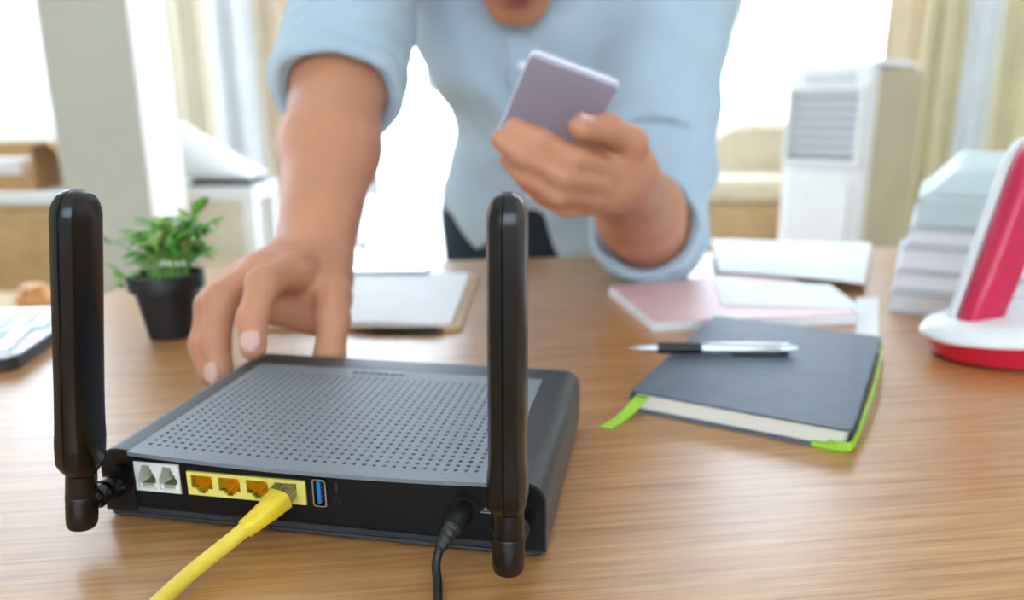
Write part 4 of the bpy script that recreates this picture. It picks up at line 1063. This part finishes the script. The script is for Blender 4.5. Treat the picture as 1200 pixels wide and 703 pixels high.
# lips, eyes and hair
mb = MB()
for dz, ry, s_ in ((-.055, .0038, 1.0), (-.0625, .0042, .85)):
    rows = []
    for k in range(11):
        a = -1 + 2 * k / 10; c = hp(a * .022 * s_, .0895 - .007 * a * a, dz - (.0008 * a * a)); hgt = ry * math.sqrt(max(.03, 1 - a * a))
        rows.append([tuple(c + Fv * (.0042 * math.cos(q) * math.sqrt(max(.05, 1 - a * a))) + Uv * (hgt * math.sin(q))) for q in [2 * PI * i / 10 for i in range(10)]])
    mb.loft(rows)
mb.obj('lips', 'lip', person, smooth=70)
for sx_ in (-1, 1):
    MB().lathe([(.0008, -.0105)] + [(.0108 * math.cos(q), .0108 * math.sin(q)) for q in [math.radians(-70 + 14 * i) for i in range(11)]] + [(.0008, .0105)], 16, Matrix.Translation(Vector(hp(sx_ * .030, .0745, .010)))).obj('eye', 'eye_white', person, smooth=70)
    MB().lathe([(.0005, 0.0), (.0048, .0), (.0044, .0012), (.0005, .0016)], 14, Matrix.Translation(Vector(hp(sx_ * .030, .0850, .009))) @ Vector((0, 0, 1)).rotation_difference(Vector(Fv)).to_matrix().to_4x4()).obj('iris', 'eye_dark', person, smooth=70)
    rows = []
    for k in range(7):
        a = -1 + k / 3; c = hp(sx_ * .031 + a * .018, .083 - .006 * a * a, .029 - .004 * a * a); rr0 = .0028 * (1 - .6 * a * a)
        rows.append([tuple(c + Fv * (rr0 * .7 * math.cos(q)) + Uv * (rr0 * math.sin(q))) for q in [2 * PI * i / 8 for i in range(8)]])
    MB().loft(rows).obj('eyebrow', 'hair_black', person, smooth=70)
Hh = SDF((-.13, .64, 1.00), (.14, 1.12, 1.46), .004)
Hh.ell(hp(0, -.020, .050), (.086, .104, .098), .01, HR_).ell(hp(0, -.070, .0), (.074, .06, .075), .02, HR_)
Hh.ell(hp(0, .085, -.045), (.083, .085, .108), .012, HR_, sub=True)
for sx_ in (-1, 1): Hh.ell(hp(sx_ * .085, .005, -.025), (.02, .03, .045), .01, HR_, sub=True)
Hh.obj('hair', 'hair_black', person)

# shirt
SH = SDF((-.36, .70, .68), (.40, 1.46, 1.30), .0042)
SH.cap(V3(.012, 1.235, .78), V3(.115, 1.235, .78), .125, .125, .05).cap(V3(.055, 1.21, .88), V3(.040, 1.13, 1.05), .135, .135, .07)
SH.cap(V3(-.012, 1.12, 1.07), V3(.115, 1.12, 1.05), .118, .118, .07).cap(shR + (.015, .03, -.005), shL + (-.015, .03, -.005), .074, .078, .06)
SH.cap(V3(.02, 1.09, 1.12), V3(.012, 1.06, 1.16), .085, .066, .04)
dR = (wrR - elR) / np.linalg.norm(wrR - elR); dL = (wrL - elL) / np.linalg.norm(wrL - elL)
cR = elR + dR * .040; cL = elL + dL * .040
SH.cap(shR, elR, .074, .064, .025).cap(elR, cR, .062, .061, .02)
SH.cap(shL, elL, .082, .066, .05).cap(elL, cL, .061, .059, .02)
# slack folds of cloth
G = SH.grid(np.zeros(3, int), SH.n); X_, Y_, Z_ = G
fold = (.0038 * np.sin(38 * X_ + 21 * Z_ + 3 * np.sin(14 * Z_)) * np.sin(17 * Z_ - 9 * X_ + 6 * Y_) + .0026 * np.sin(70 * Z_ + 30 * X_ + 2.5 * np.sin(30 * X_)) * np.sin(11 * X_ + 23 * Y_)).astype(np.float32)
SH.d = SH.d + fold
# diagonal drag folds round the two elbows
for e_, d_, am in ((elR, dR, .004), (elL, dL, .005)):
    dist = np.sqrt((X_ - e_[0]) ** 2 + (Y_ - e_[1]) ** 2 + (Z_ - e_[2]) ** 2); al = (X_ - e_[0]) * d_[0] + (Y_ - e_[1]) * d_[1] + (Z_ - e_[2]) * d_[2]
    SH.d = SH.d + (am * np.sin(150 * al + 60 * (X_ - e_[0])) * np.exp(-(dist / .11) ** 2)).astype(np.float32)
# clean ends at hem, neck and cuffs
hx = np.array([-.40, -.092, -.075, -.052, -.030, -.008, .0, .030, .046, .062, .075, .40]); hz = np.array([.790, .790, .765, .738, .758, .785, .797, .806, .800, .748, .722, .722])
hem = np.interp(np.broadcast_to(X_, (SH.n[0], 1, 1)).ravel(), hx, hz).astype(np.float32)[:, None, None]
SH.d = np.maximum(SH.d, (hem - Z_) * .6)
nk = hp(0, -.02, -.05); nk0 = V3(.015, 1.09, 1.15)
e = SH.cap_d(G, nk0, nk0 + (nk - nk0) * 3, .058, .07); SH.d = np.maximum(SH.d, -e)
for c_, d_, el in ((cR, dR, elR), (cL, dL, elL)):
    al = (X_ - c_[0]) * d_[0] + (Y_ - c_[1]) * d_[1] + (Z_ - c_[2]) * d_[2]; rd = np.sqrt(np.maximum((X_ - c_[0]) ** 2 + (Y_ - c_[1]) ** 2 + (Z_ - c_[2]) ** 2 - al ** 2, 0))
    near = rd < .12
    SH.d = np.where(near & (al > -.03), np.maximum(SH.d, al), SH.d)
    SH.d = np.where(near & (al > -.045), np.maximum(SH.d, np.minimum(.0505 - rd, al + .03) * 1.0), SH.d)
SH.d = SH.d.astype(np.float32)
shirt = SH.obj('shirt', 'shirt_blue', person, relax=2)
# rolled cuffs
def cuff(c, d_, r0, wob):
    d_ = Vector(d_); a = d_.orthogonal().normalized(); b = d_.cross(a); rows = []; n = 48
    prof = [(.002, -.030), (.007, -.029), (.0095, -.022), (.0088, -.014), (.0105, -.004), (.0085, .005), (.003, .0085), (-.002, .006), (-.003, -.004), (-.0025, -.026)]
    for k in range(n + 1):
        t = 2 * PI * k / n; rr0 = r0 + .0016 * math.sin(3 * t + wob) + .001 * math.sin(7 * t + wob * 2); off = .004 * math.sin(2 * t + wob)
        rows.append([tuple(Vector(c) + (a * math.cos(t) + b * math.sin(t)) * (rr0 + p_) + d_ * (z_ + off)) for p_, z_ in prof])
    mb = MB(); mb.loft(rows, cap=False); return mb.obj('rolled_cuff', 'shirt_blue', shirt, smooth=60, sub=1)
cuff(cR, dR, .0575, .4); cuff(cL, dL, .0565, 1.9)
# placket and buttons down the front, found by marching onto the shirt front
def front(x, z):
    i = int(round((x - SH.lo[0]) / SH.h)); k = int(round((z - SH.lo[2]) / SH.h)); col_ = SH.d[i, :, k]; q = np.nonzero(col_ < 0)[0]
    if len(q) == 0: return None
    j = q[0]; t = col_[j - 1] / (col_[j - 1] - col_[j]) if j > 0 else 0
    return SH.lo[1] + SH.h * (j - 1 + t)
pz = [.80 + .0125 * k for k in range(25)]; cx_ = lambda z: .028 - .02 * (z - .8) / .3; rows = []
for z in pz:
    x = cx_(z); y = front(x, z)
    if y is None: continue
    rows.append([(x - .017, y + .004, z), (x - .016, y - .0022, z), (x + .016, y - .0022, z), (x + .017, y + .004, z)])
MB().loft(rows).obj('placket', 'shirt_blue', shirt, smooth=50)
for z in (.83, .915, 1.0, 1.08):
    x = cx_(z); y = front(x, z)
    if y is not None: MB().lathe([(.0055, 0), (.006, .0008), (.0055, .0022), (.0035, .0018)], 16, Matrix.Translation((x, y - .0022, z)) @ Matrix.Rotation(PI / 2, 4, 'X')).obj('button', 'button_white', shirt, smooth=40)
# collar
nd = Vector(nk - nk0).normalized(); a = Vector((1, 0, 0)); a = (a - nd * a.dot(nd)).normalized(); b = nd.cross(a)
if b.y > 0: b = -b
for sx_ in (-1, 1):
    rows = []
    for k in range(13):
        t = math.radians(8 + 172 * k / 12); dr = a * (sx_ * math.sin(t)) + b * math.cos(t); c = Vector(nk0) + nd * (.028 - .010 * math.cos(t)); w_ = .034 + .022 * max(0, math.cos(t)) ** 2
        rows.append([tuple(c + dr * .066 + nd * .014), tuple(c + dr * .069 + nd * .016), tuple(c + dr * (.069 + w_ * .55) - nd * (w_ * .55)), tuple(c + dr * (.066 + w_ * .52) - nd * (w_ * .58))])
    MB().loft(rows).obj('collar', 'shirt_blue', shirt, smooth=50, sub=1)

# trousers and shoes
TR = SDF((-.20, 1.02, .0), (.32, 1.46, .86), .007)
for sx_ in (-1, 1):
    hpj = V3(.058 + sx_ * .075, 1.235, .77); kn = V3(.058 + sx_ * .10, 1.19, .42); an = V3(.058 + sx_ * .11, 1.27, .06)
    TR.cap(hpj, kn, .092, .070, .03).cap(kn, an, .070, .055, .03)
TR.cap(V3(.01, 1.232, .80), V3(.11, 1.232, .80), .108, .108, .05)
X_, Y_, Z_ = TR.grid(np.zeros(3, int), TR.n); TR.d = np.maximum(np.maximum(TR.d, Z_ - .835), .055 - Z_ + 0 * X_).astype(np.float32)
trs = TR.obj('trousers', 'trousers', person, relax=2)
for sx_ in (-1, 1):
    s_ = SDF((-.20, 1.02, -.01), (.32, 1.46, .16), .005); an = V3(.058 + sx_ * .11, 1.29, .045)
    s_.cap(an, V3(.058 + sx_ * .125, 1.12, .032), .045, .040, .02).cap(an + (0, 0, .0), an + (0, 0, .06), .044, .046, .02)
    z_ = s_.grid(np.zeros(3, int), s_.n)[2]; s_.d = np.maximum(s_.d, .0 - z_).astype(np.float32); s_.obj('shoe', 'shoe_black', person, relax=1)
